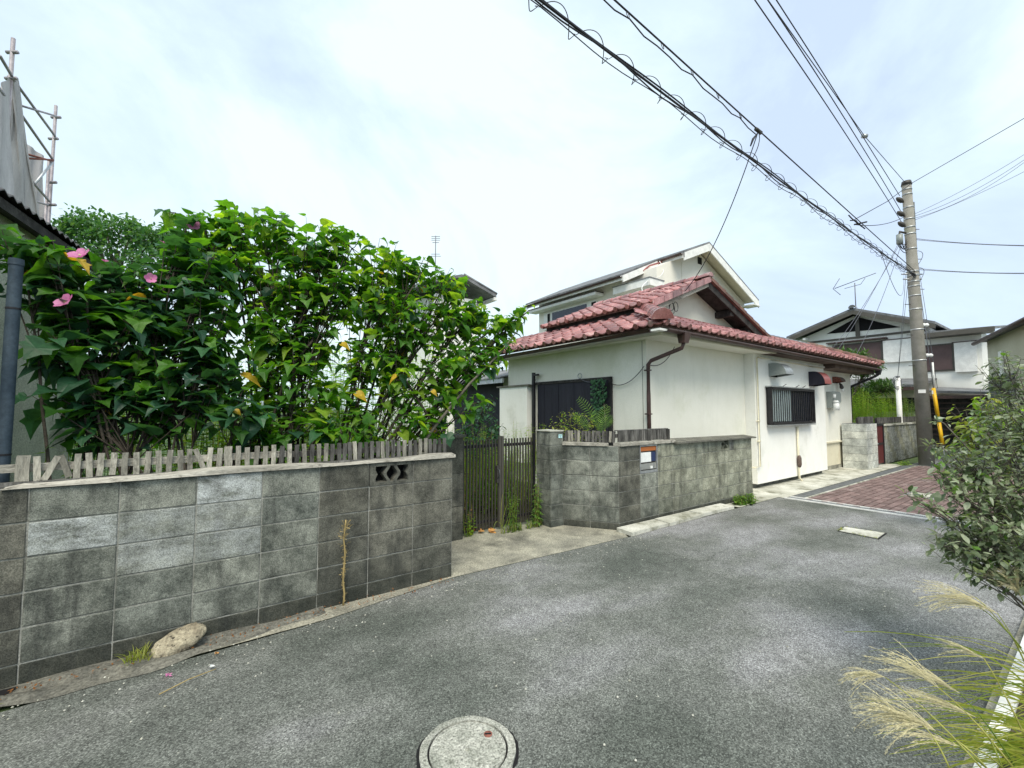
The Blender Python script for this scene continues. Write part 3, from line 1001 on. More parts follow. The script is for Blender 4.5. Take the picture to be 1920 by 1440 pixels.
def pillar(t, x0, x1, y0, y1, zs, m, split=True):
    MB().box((x0 + .006, y0 + .006, 0), (x1 - .006, y1 - .006, zs[-1])).build('mortar', 'mortar_dark' if 'dark' in m else 'mortar', t)
    for i in range(len(zs) - 1):
        bbox_part('block', t, (x0, y0, zs[i] + (.004 if i else 0)), (x1, y1, zs[i + 1] - .004), m)


gp = thing('gate_pillar', 'dark stained block gate pillar at the left of the slatted gate', 'gate pillar', (2.5, 4.9, 0))
pillar(gp, 2.30, 2.73, 4.75, 5.05, [0, .2, .4, .6, .8], 'block_dark')
bbox_part('block', gp, (2.30, 4.75, .80), (2.73, 5.05, 1.238), 'footing')
MB().box((2.27, 4.72, 1.24), (2.75, 5.08, 1.27)).build('cap', 'footing', gp)
gp = thing('gate_pillar', 'grey block gate pillar at the right of the slatted gate with a small blue sticker', 'gate pillar', (4.05, 4.6, 0))
pillar(gp, 3.94, 4.175, 4.50, 4.80, [0, .09, .29, .49, .69, .89, 1.09, 1.28], 'block')
MB().box((3.93, 4.49, 1.28), (4.18, 4.81, 1.295)).build('cap', 'pale_concrete', gp)
st = MB().box((4.085, 4.494, 1.19), (4.15, 4.499, 1.238)).build('sticker', 'pale_blue', gp)
mk = MB()
for (a, b, c, d) in ((.008, .030, .034, .038), (.034, .056, .034, .038), (.012, .05, .024, .027), (.024, .044, .010, .016)):
    mk.box((4.085 + a, 4.4925, 1.19 + c), (4.085 + b, 4.4938, 1.19 + d))
mk.build('sticker_print', 'grate', st)

# gate
g = thing('slatted_gate', 'low black metal double gate of thin upright bars between the block pillars', 'gate', (3.4, 4.85, 0))
ba = bevel_box(.018, .018, 1.15, 'dark_grey_paint', .002, name='bar')
for (xa, xb) in ((2.79, 3.32), (3.40, 3.93)):
    leaf_ = MB()
    MB().box((xa, 4.856, 1.085), (xb, 4.874, 1.125)).build('rail', 'black_metal', g)
    MB().box((xa, 4.856, .115), (xb, 4.874, .150)).build('rail', 'black_metal', g)
    n_ = int((xb - xa) / .048)
    for k in range(n_ + 1):
        put('bar', ba, g, (xa + (xb - xa) * k / n_, 4.847, .04 + .575))
for x_ in (3.325, 3.366):
    MB().box((x_, 4.83, .03), (x_ + .034, 4.865, 1.225)).build('stile', 'taupe', g)
for x_ in (2.745, 3.915):
    MB().box((x_, 4.83, .0), (x_ + .03, 4.865, 1.24)).build('post', 'black_metal', g)
lk = MB().box((3.27, 4.80, .62), (3.318, 4.838, .84)).build('lock', 'dark_grey_paint', g)
MB().tube([(3.28, 4.80, .80), (3.28, 4.76, .79), (3.28, 4.755, .70), (3.28, 4.80, .68)], .007, 6).build('handle', 'grate', lk)

# angled wall piece and mailbox wall
ANG = math.atan2(3.87 - 4.50, 4.58 - 4.165)
LB = math.hypot(3.87 - 4.50, 4.58 - 4.165)
FR_B = ((4.165, 4.50, 0), ANG)
ZB = [0, .09, .29, .49, .69, .89, 1.09]
wb = thing('block_wall', 'grey block wall that turns the corner beside the gate and holds the mailbox', 'wall', (4.58, 3.87, 0))
block_wall(wb, FR_B, 0, LB, ZB, lambda i: [.37], lambda x, i: 'footing' if i == 0 else 'block', thick=.11)
FR_C = ((4.58, 3.87, 0), 0.0)


def jc(i):
    base = [.44, .85, 1.2]
    off = 0 if i % 2 else .2
    return base + [1.2 + off + .2 + .4 * k for k in range(7)]


def mat_c(x, i):
    if i == 0: return 'footing'
    return 'block_dark' if x < .44 else ('block' if x < .85 else 'block_pale')


block_wall(wb, FR_C, 0, 3.63, ZB, jc, mat_c, skip=((.44, .85, .69, .89), (.44, .85, .89, 1.09), (2.45, 2.85, .89, 1.09)))
openwork(wb, FR_C, 2.45, 2.85, .893, 1.085, 'fan', 'block_pale')
mbx = MB()
x0c = 4.58
MB().add([(5.80, 3.795, 1.10), (8.24, 3.795, 1.09), (8.24, 4.02, 1.12), (5.80, 4.02, 1.14), (5.80, 3.795, 1.075), (8.24, 3.795, 1.07), (8.24, 4.02, 1.07), (5.80, 4.02, 1.075)],
         [(0, 1, 2, 3), (0, 4, 5, 1), (1, 5, 6, 2), (0, 3, 7, 4), (4, 7, 6, 5)]).build('coping', 'dirty_concrete', wb)
# coping boards on the corner
f = frame_pt
MB().hexa([f(FR_B, -.0, -.02, 1.092), f(FR_B, LB - .14, -.02, 1.092), f(FR_B, LB - .14, .10, 1.092), f(FR_B, 0, .10, 1.092),
           f(FR_B, -.0, -.02, 1.135), f(FR_B, LB - .14, -.02, 1.13), f(FR_B, LB - .14, .10, 1.13), f(FR_B, 0, .10, 1.135)]).build('coping_board', 'weathered_beam', wb)
MB().box((4.60, 3.845, 1.092), (5.83, 3.96, 1.132)).build('coping_board', 'weathered_beam', wb)
pf2 = thing('picket_fence', 'dark weathered pickets on the corner wall above the mailbox', 'picket fence', (4.7, 3.95, 1.13))
k = 0
x = .03
while x < LB - .05:
    R = Matrix.Rotation(ANG, 3, 'Z') @ Matrix.Rotation(uni(-.12, .12), 3, 'Y')
    put('picket', pkD[k % 4] if rnd() < .5 else pkA[k % 4], pf2, f(FR_B, x, .075 + uni(-.004, .004), 1.212), R, (1.1, 1, uni(.95, 1.05)))
    x += .047 * uni(.85, 1.15)
    k += 1
x = 4.66
while x < 5.75:
    R = Matrix.Rotation(uni(-.02, .02), 3, 'Y')
    put('picket', pkD[k % 4], pf2, (x, 3.935 + uni(-.003, .003), 1.215), R, (1.05, 1, uni(.98, 1.02)))
    x += .042
    k += 1
MB().box((4.62, 3.95, 1.20), (5.77, 3.97, 1.25)).build('rail', 'dark_picket_wood', pf2)
MB().box((4.62, 3.925, 1.293), (5.775, 3.975, 1.303)).build('top_board', 'dark_picket_wood', pf2)
MB().box((5.755, 3.90, 1.13), (5.775, 3.98, 1.292)).build('end_post', 'dark_picket_wood', pf2)
# mailbox
mbx = thing('mailbox', 'built in steel mailbox with white name panel and copper top in the block wall', 'mailbox', (5.22, 3.87, .69))
X0, X1, Z0, Z1 = 5.027, 5.423, .695, 1.085
MB().box((X0, 3.90, Z0), (X1, 3.985, Z1)).build('body', 'dark_grey_paint', mbx)
for a_, b_ in (((X0, 3.872, Z0), (X0 + .02, 3.905, Z1)), ((X1 - .02, 3.872, Z0), (X1, 3.905, Z1)), ((X0 + .02, 3.872, Z1 - .02), (X1 - .02, 3.905, Z1)), ((X0 + .02, 3.872, Z0), (X1 - .02, 3.905, Z0 + .035))):
    MB().box(a_, b_).build('frame', 'galvanised', mbx)
MB().box((X0 + .025, 3.880, Z1 - .085), (X1 - .025, 3.899, Z1 - .028)).build('slot_hood', 'copper_paint', mbx)
MB().box((X0 + .028, 3.882, Z1 - .24), (X0 + .26, 3.899, Z1 - .105)).build('name_panel', 'white_plastic', mbx)
iv = MB().box((X0 + .268, 3.884, Z1 - .235), (X1 - .03, 3.899, Z1 - .105)).build('intercom_panel', 'navy', mbx)
dr = MB().box((X0 + .028, 3.878, Z0 + .05), (X1 - .03, 3.899, Z1 - .26)).build('door', 'steel_panel', mbx)
for kk in range(4):
    zz = Z0 + .065 + kk * .012 * 1.6
    MB().box((X0 + .035, 3.875, zz), (X0 + .20, 3.8775, zz + .003)).build('ridge', 'galvanised', dr)
MB().box((X0 + .235, 3.874, Z0 + .055), (X0 + .285, 3.8775, Z0 + .09)).build('label_plate', 'white_plastic', dr)
MB().box((X0 + .30, 3.872, Z0 + .07), (X0 + .325, 3.8775, Z0 + .125)).build('latch', 'galvanised', dr)
# ================================================================== HOUSE WITH RED TILES
h1 = thing('house', 'single storey cream stucco house with red tiled roof and dark gutters', 'house', (9, 6, 0))


def wall(par, a, b, m='stucco', name='wall'):
    return MB().box(a, b).build(name, m, par)


wall(h1, (5.91, 4.40, 0), (9.115, 8.22, 2.80))
wall(h1, (9.118, 4.20, .10), (12.75, 8.22, 2.80), 'stucco_white')
MB().box((9.13, 4.32, 0), (12.74, 8.2, .098)).build('foundation', 'mortar_dark', h1)
wall(h1, (12.753, 4.42, .70), (15.40, 7.6, 2.80))
MB().box((12.753, 4.44, .10), (15.38, 7.6, .698)).build('wall', 'stucco_beige', h1)
MB().box((12.753, 4.42, 0), (15.40, 7.6, .098)).build('foundation', 'concrete', h1)
MB().box((12.753, 4.385, .70), (15.47, 4.419, .735)).build('ledge', 'stucco_beige', h1)
# control joint near the corner of the left wall
MB().box((5.905, 4.47, 1.1), (5.909, 4.476, 2.7)).build('wall_joint', 'mortar_dark', h1)
# left wall: shutters
sh = MB().box((5.86, 5.10, 2.10), (5.905, 7.16, 2.155)).build('shutter_head_rail', 'dark_wood', h1)
for k in range(9):
    y0 = 5.16 + k * .218
    bbox_part('shutter_board', h1, (5.875 + .004 * (k % 2), y0, .72), (5.906, y0 + .213, 2.10), 'black_board', .003)
MB().box((5.86, 5.10, .70), (5.905, 5.155, 2.10)).build('shutter_post', 'black_metal', h1)
MB().box((5.83, 5.0, .66), (5.905, 7.2, .70)).build('window_sill', 'dark_wood', h1)
MB().box((5.80, 7.155, .3), (5.855, 7.215, 2.36)).build('hinge_post', 'black_metal', h1)
MB().box((5.80, 7.02, 2.29), (5.85, 7.154, 2.325)).build('post_arm', 'black_metal', h1)
tb = MB().box((5.74, 7.30, .45), (5.905, 8.32, 2.08)).build('shutter_box', 'stucco_white', h1)
MB().box((5.71, 7.22, 2.083), (5.905, 8.42, 2.115)).build('shutter_box_cap', 'dirty_concrete', tb)
# doorway side: dark wall and panel colours stand in for the porch shade
MB().box((6.10, 8.225, 0), (6.45, 8.7, 2.35)).build('porch_post_wall', 'stucco_old', h1)
MB().box((7.4, 8.225, 0), (7.6, 12.0, 2.6)).build('porch_back_wall', 'dark_wood', h1)
MB().box((6.3, 8.7, 0), (6.4, 11.5, 2.25)).build('porch_shade_panel', 'black_board', h1)
MB().box((5.75, 8.235, 2.20), (5.80, 12.0, 2.30)).build('porch_gutter', 'galvanised', h1)
MB().add([(5.72, 8.3, 2.33), (5.72, 12, 2.33), (7.4, 12, 2.75), (7.4, 8.3, 2.75), (5.72, 8.3, 2.30), (5.72, 12, 2.30), (7.4, 12, 2.70), (7.4, 8.3, 2.70)],
         [(0, 1, 2, 3), (7, 6, 5, 4), (0, 4, 5, 1), (1, 5, 6, 2), (2, 6, 7, 3), (3, 7, 4, 0)]).build('porch_roof', 'grey_tile', h1)

# roof decks
SL = .45
EY, EX, EZ = 3.84, 5.54, 2.80      # eave line at deck level
XR = 15.85                         # right end of the eaves
RY = 5.15                          # ridge of the low right part
zf = lambda y: EZ + SL * (y - EY)
zl = lambda x: EZ + SL * (x - EX)
dk = .05
front = [(EX, EY, EZ), (XR, EY, EZ), (XR - (RY - EY), RY, zf(RY)), (EX + (RY - EY), RY, zf(RY))]
roof = MB().slab(front, (0, 0, dk)).build('roof', 'roof_tile_dark', h1)
left = [(EX, EY, EZ), (EX + 1.31, RY, zf(RY)), (EX + 1.31, 8.6, zl(EX + 1.31)), (EX, 8.6, EZ)]
MB().slab(left, (0, 0, dk)).build('roof_deck', 'roof_tile_dark', roof)
back = [(XR - 1.31, RY, zf(RY)), (EX + 1.31, RY, zf(RY)), (EX + 1.31, RY + 1.31, EZ), (XR, RY + 1.31, EZ)]
MB().slab([(10.7, RY, zf(RY)), (10.7, RY + 2.4, zf(RY) - .8), (XR, RY + 1.31, EZ), (XR - 1.31, RY, zf(RY))], (0, 0, dk)).build('roof_deck', 'roof_tile_dark', roof)
MB().slab([(XR, EY, EZ), (XR, RY + 1.31, EZ), (XR - 1.31, RY, zf(RY))], (0, 0, dk)).build('roof_deck', 'roof_tile_dark', roof)
# soffits and fascias
MB().box((EX + .10, EY + .10, 2.715), (9.40, 4.398, 2.735)).build('soffit', 'stucco', h1)
MB().box((9.403, EY + .10, 2.715), (XR - .05, 4.42, 2.735)).build('soffit', 'brown_fascia', h1)
MB().box((EX + .10, 4.401, 2.715), (5.905, 8.5, 2.735)).build('soffit', 'stucco', h1)
MB().box((EX + .06, EY + .05, 2.70), (9.40, EY + .098, 2.80)).build('fascia', 'stucco_grey', h1)
MB().box((9.403, EY + .05, 2.70), (XR, EY + .098, 2.80)).build('fascia', 'brown_fascia', h1)
MB().box((EX + .06, EY + .10, 2.70), (EX + .098, 8.55, 2.80)).build('fascia', 'stucco_grey', h1)
MB().box((9.4, 4.17, 2.62), (12.95, 4.196, 2.66)).build('trim_strip', 'white_paint', h1)
MB().box((12.80, 4.39, 2.60), (15.45, 4.417, 2.63)).build('trim_strip', 'white_paint', h1)
MB().box((12.76, 3.95, 2.60), (15.75, 4.38, 2.712)).build('eave_box', 'brown_fascia', h1)

# upper gable
GX, GZ = 8.25, 4.16
LX, LZ = 6.45, 3.42
RX, RZ = 10.78, 3.20
GY0, GY1 = 4.60, 7.62
WY = 5.0
ul = MB().slab([(LX, GY0, LZ), (LX, GY1, LZ), (GX, GY1, GZ), (GX, GY0, GZ)][::-1], (0, 0, dk)).build('upper_roof', 'roof_tile_dark', h1)
MB().slab([(GX, GY0, GZ), (GX, GY1, GZ), (RX, GY1, RZ), (RX, GY0, RZ)][::-1], (0, 0, dk)).build('roof_deck', 'roof_tile', ul)
MB().slab([(6.95, WY, 3.36), (10.6, WY, 3.36), (10.35, WY, 3.36 + .02), (GX, WY, GZ - .01), (6.95, WY, 3.62)], (0, 2.6, 0)).build('gable_wall', 'stucco', h1)
MB().box((6.80, WY - .06, 3.30), (7.06, WY - .004, 3.64)).build('gable_corner_post', 'weathered_beam', h1)
MB().box((6.55, WY + .05, 3.30), (6.95, 7.6, 3.50)).build('upper_eave_wall', 'dark_wood', h1)
# bargeboards (weathered left, dark right) butted at the apex
s1 = (GZ - LZ) / (GX - LX)
s2 = (GZ - RZ) / (RX - GX)
MB().slab([(LX + .12, GY0 + .02, LZ + s1 * .12 - .13), (GX - .002, GY0 + .02, GZ - .13), (GX - .002, GY0 + .02, GZ - .012), (LX + .12, GY0 + .02, LZ + s1 * .12 - .012)], (0, .035, 0)).build('bargeboard', 'weathered_beam', ul)
MB().slab([(GX + .002, GY0 + .02, GZ - .16), (RX, GY0 + .02, RZ - .16), (RX, GY0 + .02, RZ - .012), (GX + .002, GY0 + .02, GZ - .012)], (0, .035, 0)).build('bargeboard', 'dark_wood', ul)
# dark soffit of the right rake with short beam ends
MB().slab([(GX + .002, GY0 + .06, GZ - .09), (RX - .1, GY0 + .06, RZ - .05), (RX - .1, GY0 + .06, RZ - .012), (GX + .002, GY0 + .06, GZ - .012)], (0, .335, 0)).build('rake_soffit', 'dark_wood', ul)
MB().slab([(LX + .12, GY0 + .06, LZ + s1 * .12 - .06), (GX - .002, GY0 + .06, GZ - .06), (GX - .002, GY0 + .06, GZ - .014), (LX + .12, GY0 + .06, LZ + s1 * .12 - .014)], (0, .335, 0)).build('rake_soffit', 'dark_wood', ul)
for u in (.42, .72, .92):
    xx = GX + (RX - GX) * u - .1
    zz = GZ - s2 * (xx - GX) - .10
    MB().box((xx - .07, GY0 + .06, zz - .13), (xx + .07, WY - .002, zz)).build('purlin_end', 'dark_wood', ul)

# tiles -----------------------------------------------------------
TW, TE = .27, .26


def tile_mesh(w, l, disc=False, name='tile', m='roof_tile', nseg=7):
    """one S shaped pan-and-roll tile: x across, y up the slope from its nose, z off the deck"""
    pr_ = []
    roll = .36
    for k in range(nseg + 1):
        u = k / nseg
        if u < roll:
            z = .040 * math.sin(math.pi * u / roll) + .012
        else:
            q = (u - roll) / (1 - roll)
            z = .012 - .022 * math.sin(math.pi * q)
        pr_.append((u * w, z))
    mb = MB()
    nv = len(pr_)
    for yy, dz in ((0, .022), (l, 0)):
        mb.v += [(x, yy, z + dz) for x, z in pr_]
    mb.v += [(x, 0, z + .022 - .018) for x, z in pr_]
    for k in range(nv - 1):
        mb.f += [(k, k + 1, nv + k + 1, nv + k), (2 * nv + k, 2 * nv + k + 1, k + 1, k)]
        mb.smooth += [True, False]
    # rim at the pan side
    mb.add([(w, 0, .034 - .03), (w, l, .012 - .03), (w, l, .012), (w, 0, .034)], [(0, 1, 2, 3)])
    if disc:
        n = 10
        cx_ = roll * w / 2
        vs = [(cx_ + .047 * math.cos(2 * math.pi * k / n), -.012, .028 + .047 * math.sin(2 * math.pi * k / n)) for k in range(n)]
        vs += [(a, .03, c) for a, b, c in vs]
        mb.add(vs, [tuple(range(n))] + [(k, n + k, n + (k + 1) % n, (k + 1) % n) for k in range(n)])
    return mb


class Tiler:
    def __init__(s):
        s.list = []

    def lay(s, org, a, up, nc, nr, ok, disc=True, w=TW, e=TE):
        a, up = Vector(a).normalized(), Vector(up).normalized()
        n = a.cross(up)
        R = Matrix((a, up, n)).transposed()
        for j in range(nr):
            for i in range(nc):
                p = Vector(org) + a * (w * i) + up * (e * j)
                if not ok(p + a * w * .5 + up * e * .5): continue
                s.list.append((p, R @ Matrix.Rotation(uni(-.012, .012), 3, 'Z'), disc and j == 0, w))


TL = Tiler()
up_f = (0, 1, SL)
nrF = 5
TL.lay((EX - .02, EY - .06, EZ + dk - .02), (1, 0, 0), up_f, 36, 6, lambda p: p.x - EX > (p.y - EY) * .9 - .1 and XR - p.x > (p.y - EY) - .15 and p.y < RY + .05 and not (p.y > 5.0 and 6.9 < p.x < 10.5), w=.2865)
TL.lay((EX - .06, 8.62, EZ + dk - .02), (0, -1, 0), (1, 0, SL), 18, 5, lambda p: (p.y - EY) > (p.x - EX) * .9 - .12 and p.x < EX + 1.25)
TLu = Tiler()
TLu.lay((LX - .04, 7.64, LZ + dk - .02), (0, -1, 0), (1, 0, s1), 11, 8, lambda p: p.x < GX - .05)
meshes = {}


def tiles_build(T, par, mats=('roof_tile', 'roof_tile_dark')):
    T.list.sort(key=lambda q: (q[0] - cam.location).length)
    for k, (p, R, d, w) in enumerate(T.list[:290]):
        key = (d, w)
        if key not in meshes:
            meshes[key] = tile_mesh(w, TE + .05, d).mesh('tile', 'roof_tile')
        put('tile', meshes[key], par, p, R)
    if T.list[290:]:
        mb = MB()
        for p, R, d, w in T.list[290:]:
            q = tile_mesh(w, TE + .05, d)
            mb.add([p + R @ Vector(v) for v in q.v], q.f, True)
        mb.build('tiling', 'roof_tile', par, kind='stuff')


tiles_build(TL, roof)
tiles_build(TLu, ul)
# hip cap: stacked half rings
a0, a1 = Vector((EX - .05, EY - .05, EZ + .10)), Vector((EX + 1.05, EY + 1.05, EZ + .10 + SL * 1.08))


def cap_ring(par, p0, p1, r, m='roof_tile', name='ridge_tile', closed=False):
    d = (p1 - p0).normalized()
    sx = d.cross(Vector((0, 0, 1))).normalized()
    sz = sx.cross(d)
    mb = MB()
    n = 9
    vs = []
    for q, rr_ in ((p0, r), (p0 + (p1 - p0) * .35, r * 1.0), (p1, r * .74)):
        for k in range(n):
            t_ = math.pi * k / (n - 1)
            vs.append(q + sx * math.cos(t_) * rr_ + sz * math.sin(t_) * rr_)
    fs = []
    for i in range(2):
        for k in range(n - 1):
            fs.append((i * n + k, (i + 1) * n + k, (i + 1) * n + k + 1, i * n + k + 1))
    mb.add(vs, fs, True)
    mb.add(vs[:n], [tuple(range(n))])
    return mb.build(name, m, par)


nR = 15
for k in range(nR):
    cap_ring(roof, a0.lerp(a1, k / nR), a0.lerp(a1, (k + 1.25) / nR), .14 if k else .16, 'roof_tile' if k % 3 else 'roof_tile')
# right hip
b0, b1 = Vector((XR + .05, EY - .05, EZ + .09)), Vector((XR - 1.31, RY, zf(RY) + .09))
for k in range(9):
    cap_ring(roof, b0.lerp(b1, k / 9), b0.lerp(b1, (k + 1.25) / 9), .09, 'roof_tile_dark')
# low ridge on the right
for k in range(14):
    x = XR - 1.31 - k * .28
    cap_ring(roof, Vector((x, RY, zf(RY) + .07)), Vector((x - .32, RY, zf(RY) + .07)), .075, 'grey_tile')
# upper ridge, verge tiles
for k in range(11):
    y = GY0 - .04 + k * .28
    cap_ring(ul, Vector((GX, y, GZ + .07)), Vector((GX, y + .32, GZ + .07)), .085)
for k in range(7):
    u0, u1 = k / 7, (k + 1.05) / 7
    p0, p1 = Vector((LX - .03, GY0 - .03, LZ + .055)), Vector((GX, GY0 - .03, GZ + .055))
    q0, q1 = p0.lerp(p1, u0), p0.lerp(p1, u1)
    MB().slab([q0 + Vector((0, 0, -.10)), q1 + Vector((0, 0, -.10)), q1 + Vector((0, 0, .01)), q0 + Vector((0, 0, .028))], (0, .05, 0)).build('verge_tile', 'roof_tile', ul)
for k in range(9):
    u0, u1 = k / 9, (k + 1.04) / 9
    p0, p1 = Vector((RX + .04, GY0 - .03, RZ + .05)), Vector((GX, GY0 - .03, GZ + .055))
    q0, q1 = p0.lerp(p1, u0), p0.lerp(p1, u1)
    MB().slab([q0 + Vector((0, 0, -.05)), q1 + Vector((0, 0, -.05)), q1 + Vector((0, 0, .012)), q0 + Vector((0, 0, .03))], (0, .06, 0)).build('verge_tile', 'roof_tile_dark', ul)
# flashing line where the gable meets the low roof
MB().slab([(6.9, WY - .05, 3.345), (10.6, WY - .05, 3.345), (10.6, WY - .003, 3.40), (6.9, WY - .003, 3.40)], (0, 0, .015)).build('flashing', 'roof_tile', roof)

# gutters
mb = MB()


def gutter(path, r=.052, m='brown_metal', par=h1):
    path = [Vector(p) for p in path]
    d = (path[-1] - path[0]).normalized()
    sx = d.cross(Vector((0, 0, 1))).normalized()
    n = 8
    vs = []
    for p in (path[0], path[-1]):
        for rr_ in (r, r - .006):
            for k in range(n):
                t_ = math.pi + math.pi * k / (n - 1)
                vs.append(p + sx * math.cos(t_) * rr_ + Vector((0, 0, math.sin(t_) * rr_)))
    fs = []
    for k in range(n - 1):
        fs.append((k, k + 1, 2 * n + k + 1, 2 * n + k))
        fs.append((n + k, 3 * n + k, 3 * n + k + 1, n + k + 1))
    for k in (0, n - 1):
        fs.append((k, n + k, 3 * n + k, 2 * n + k))
    return MB().add(vs, fs, True).build('gutter', m, par)


gutter([(5.86, 3.82, 2.775), (15.75, 3.82, 2.72)])
gutter([(5.46, 3.98, 2.775), (5.46, 8.5, 2.735)])
MB().box((5.44, 3.80, 2.735), (5.62, 3.96, 2.765)).build('gutter_joint', 'white_paint', h1)
gj = gutter([(5.60, 3.82, 2.775), (5.855, 3.82, 2.775)], .05)
hp = MB().hexa([(6.02, 3.78, 2.60), (6.13, 3.78, 2.60), (6.13, 3.88, 2.60), (6.02, 3.88, 2.60), (6.00, 3.755, 2.76), (6.17, 3.755, 2.76), (6.17, 3.90, 2.76), (6.00, 3.90, 2.76)])
dp = hp.build('hopper', 'brown_metal', h1)
MB().tube([(6.075, 3.83, 2.61), (6.075, 3.86, 2.53), (5.90, 4.30, 2.36), (5.885, 4.345, 2.30), (5.885, 4.345, 1.8), (5.885, 4.345, .1)], .032, 10).build('downpipe', 'brown_metal', h1)
for zz in (2.2, 1.5):
    MB().box((5.845, 4.31, zz), (5.925, 4.398, zz + .02)).build('pipe_bracket', 'brown_metal', h1)
MB().hexa([(15.60, 3.79, 2.56), (15.70, 3.79, 2.56), (15.70, 3.87, 2.56), (15.60, 3.87, 2.56), (15.58, 3.76, 2.70), (15.73, 3.76, 2.70), (15.73, 3.89, 2.70), (15.58, 3.89, 2.70)]).build('hopper', 'black_metal', h1)
MB().tube([(15.65, 3.83, 2.58), (15.62, 3.9, 2.52), (15.46, 4.40, 2.26), (15.46, 4.45, 2.2), (15.46, 4.45, .1)], .035, 8).build('downpipe', 'black_metal', h1)
MB().tube([(9.22, 4.165, 2.64), (9.17, 4.165, 2.62), (9.17, 4.165, .45), (8.95, 4.17, .445), (8.95, 4.36, .445)], .016, 8).build('conduit', 'cream_paint', h1)
MB().tube([(9.22, 4.165, 2.64), (12.6, 4.165, 2.60)], .012, 6).build('conduit', 'cream_paint', h1)
for zz in (1.35, .95):
    MB().tube([(9.12, 4.165, zz), (9.2, 4.165, zz)], .018, 6).build('conduit_clip', 'cream_paint', h1)
MB().tube([(10.98, 4.165, 1.20), (10.98, 4.165, .5), (10.98, 4.165, .06), (10.98, 4.10, .0)], .024, 8).build('drain_pipe', 'cream_paint', h1)
MB().tube([(10.98, 4.155, .56), (10.98, 4.15, .50), (10.98, 4.15, .36), (10.98, 4.155, .30)], [.028, .045, .045, .03], 8).build('pipe_collar', 'brown_fascia', h1)
# kitchen window with bars
kw = MB().box((9.60, 4.16, 1.27), (11.74, 4.196, 2.04)).build('window', 'black_metal', h1)
MB().box((9.64, 4.140, 1.33), (10.62, 4.158, 2.00)).build('pane', 'pale_glass', kw)
MB().box((10.64, 4.140, 1.33), (11.70, 4.158, 2.00)).build('pane', 'glass_dark', kw)
for k in range(21):
    x_ = 9.66 + k * .1015
    bbox_part('bar', kw, (x_ - .012, 4.108, 1.31), (x_ + .012, 4.122, 1.99), 'black_metal', .002)
for zz in (1.27, 1.995):
    MB().box((9.58, 4.075, zz), (11.76, 4.125, zz + .045)).build('frame_rail', 'black_metal', kw)
for x_ in (9.56, 11.74):
    MB().box((x_, 4.075, 1.27), (x_ + .04, 4.155, 2.04)).build('frame_post', 'black_metal', kw)
MB().box((9.55, 4.06, 2.045), (11.78, 4.19, 2.07)).build('head_cap', 'galvanised', kw)
MB().box((9.57, 4.07, 1.235), (11.77, 4.19, 1.262)).build('sill', 'galvanised', kw)
for x_ in (10.1, 10.75, 11.1):
    MB().tube([(x_, 4.08, 2.07), (x_ + .06, 4.03, 2.12)], .006, 4).build('hook', 'black_metal', kw)


def hood(x0, x1, z0, z1, dep, m_side, m_top, yb=4.198, nm='vent_hood'):
    n = 9
    prof = [(yb - dep * math.sin(math.pi / 2 * k / (n - 1)), z1 - (z1 - z0) * .95 * (1 - math.cos(math.pi / 2 * k / (n - 1)))) for k in range(n)]
    prof = [(yb, z1)] + [(yb - dep * (.30 + .70 * math.sin(math.pi / 2 * k / (n - 1))), z0 + .04 + (z1 - z0 - .04) * math.cos(math.pi / 2 * k / (n - 1))) for k in range(n)]
    mb_ = MB()
    for x_ in (x0, x1):
        mb_.v += [(x_, a_, b_) for a_, b_ in prof]
    m_ = len(prof)
    mb_.f += [(k, k + 1, m_ + k + 1, m_ + k) for k in range(m_ - 1)]
    mb_.smooth += [True] * (m_ - 1)
    o = mb_.build(nm, m_top, h1)
    for x_, e_ in ((x0, .004), (x1 - .004, .004)):
        MB().slab([(x_, a_, b_) for a_, b_ in prof] + [(x_, yb, z0)], (e_, 0, 0)).build('side_plate', m_side, o)
    MB().box((x0 + .01, yb - .012, z0), (x1 - .01, yb - .002, z1 - .02)).build('louvre_back', 'black_void', o)
    return o


hood(9.75, 10.13, 2.27, 2.55, .33, 'grey_plastic', 'galvanised')
hood(11.80, 12.22, 2.14, 2.48, .33, 'black_board', 'red_metal')
hd = hood(14.0, 14.34, 2.30, 2.47, .20, 'rust', 'brown_fascia', 4.418, 'lamp_hood')
MB().tube([(14.33, 4.36, 2.30), (14.33, 4.33, 2.26), (14.33, 4.31, 2.18), (14.33, 4.30, 2.13)], [.02, .035, .05, .02], 10).build('porch_lamp', 'dark_grey_paint', h1)
MB().tube([(14.33, 4.30, 2.14), (14.33, 4.295, 2.10), (14.33, 4.29, 2.07)], [.03, .034, .012], 10).build('lamp_bulb', 'white_plastic', h1)
# meter box
mt = MB().box((13.52, 4.30, 1.62), (14.0, 4.415, 2.05)).build('meter_box', 'grey_plastic', h1)
MB().slab([(13.95, 4.29, 1.68), (14.18, 4.29, 1.80), (14.18, 4.29, 2.0), (14.1, 4.29, 2.06), (13.55, 4.29, 2.06), (13.55, 4.29, 1.68)], (0, .008, 0)).build('meter_cover', 'grey_plastic', mt)
MB().tube([(13.62, 4.24, 1.56), (13.62, 4.24, 1.76)], .075, 12).build('meter_dial', 'white_plastic', mt)
MB().tube([(13.62, 4.24, 1.76), (13.62, 4.24, 1.82)], [.085, .05], 12).build('meter_cap', 'white_plastic', mt)
MB().tube([(13.60, 4.27, 1.88), (13.60, 4.26, 1.98)], .04, 8).build('meter_joint', 'white_plastic', mt)
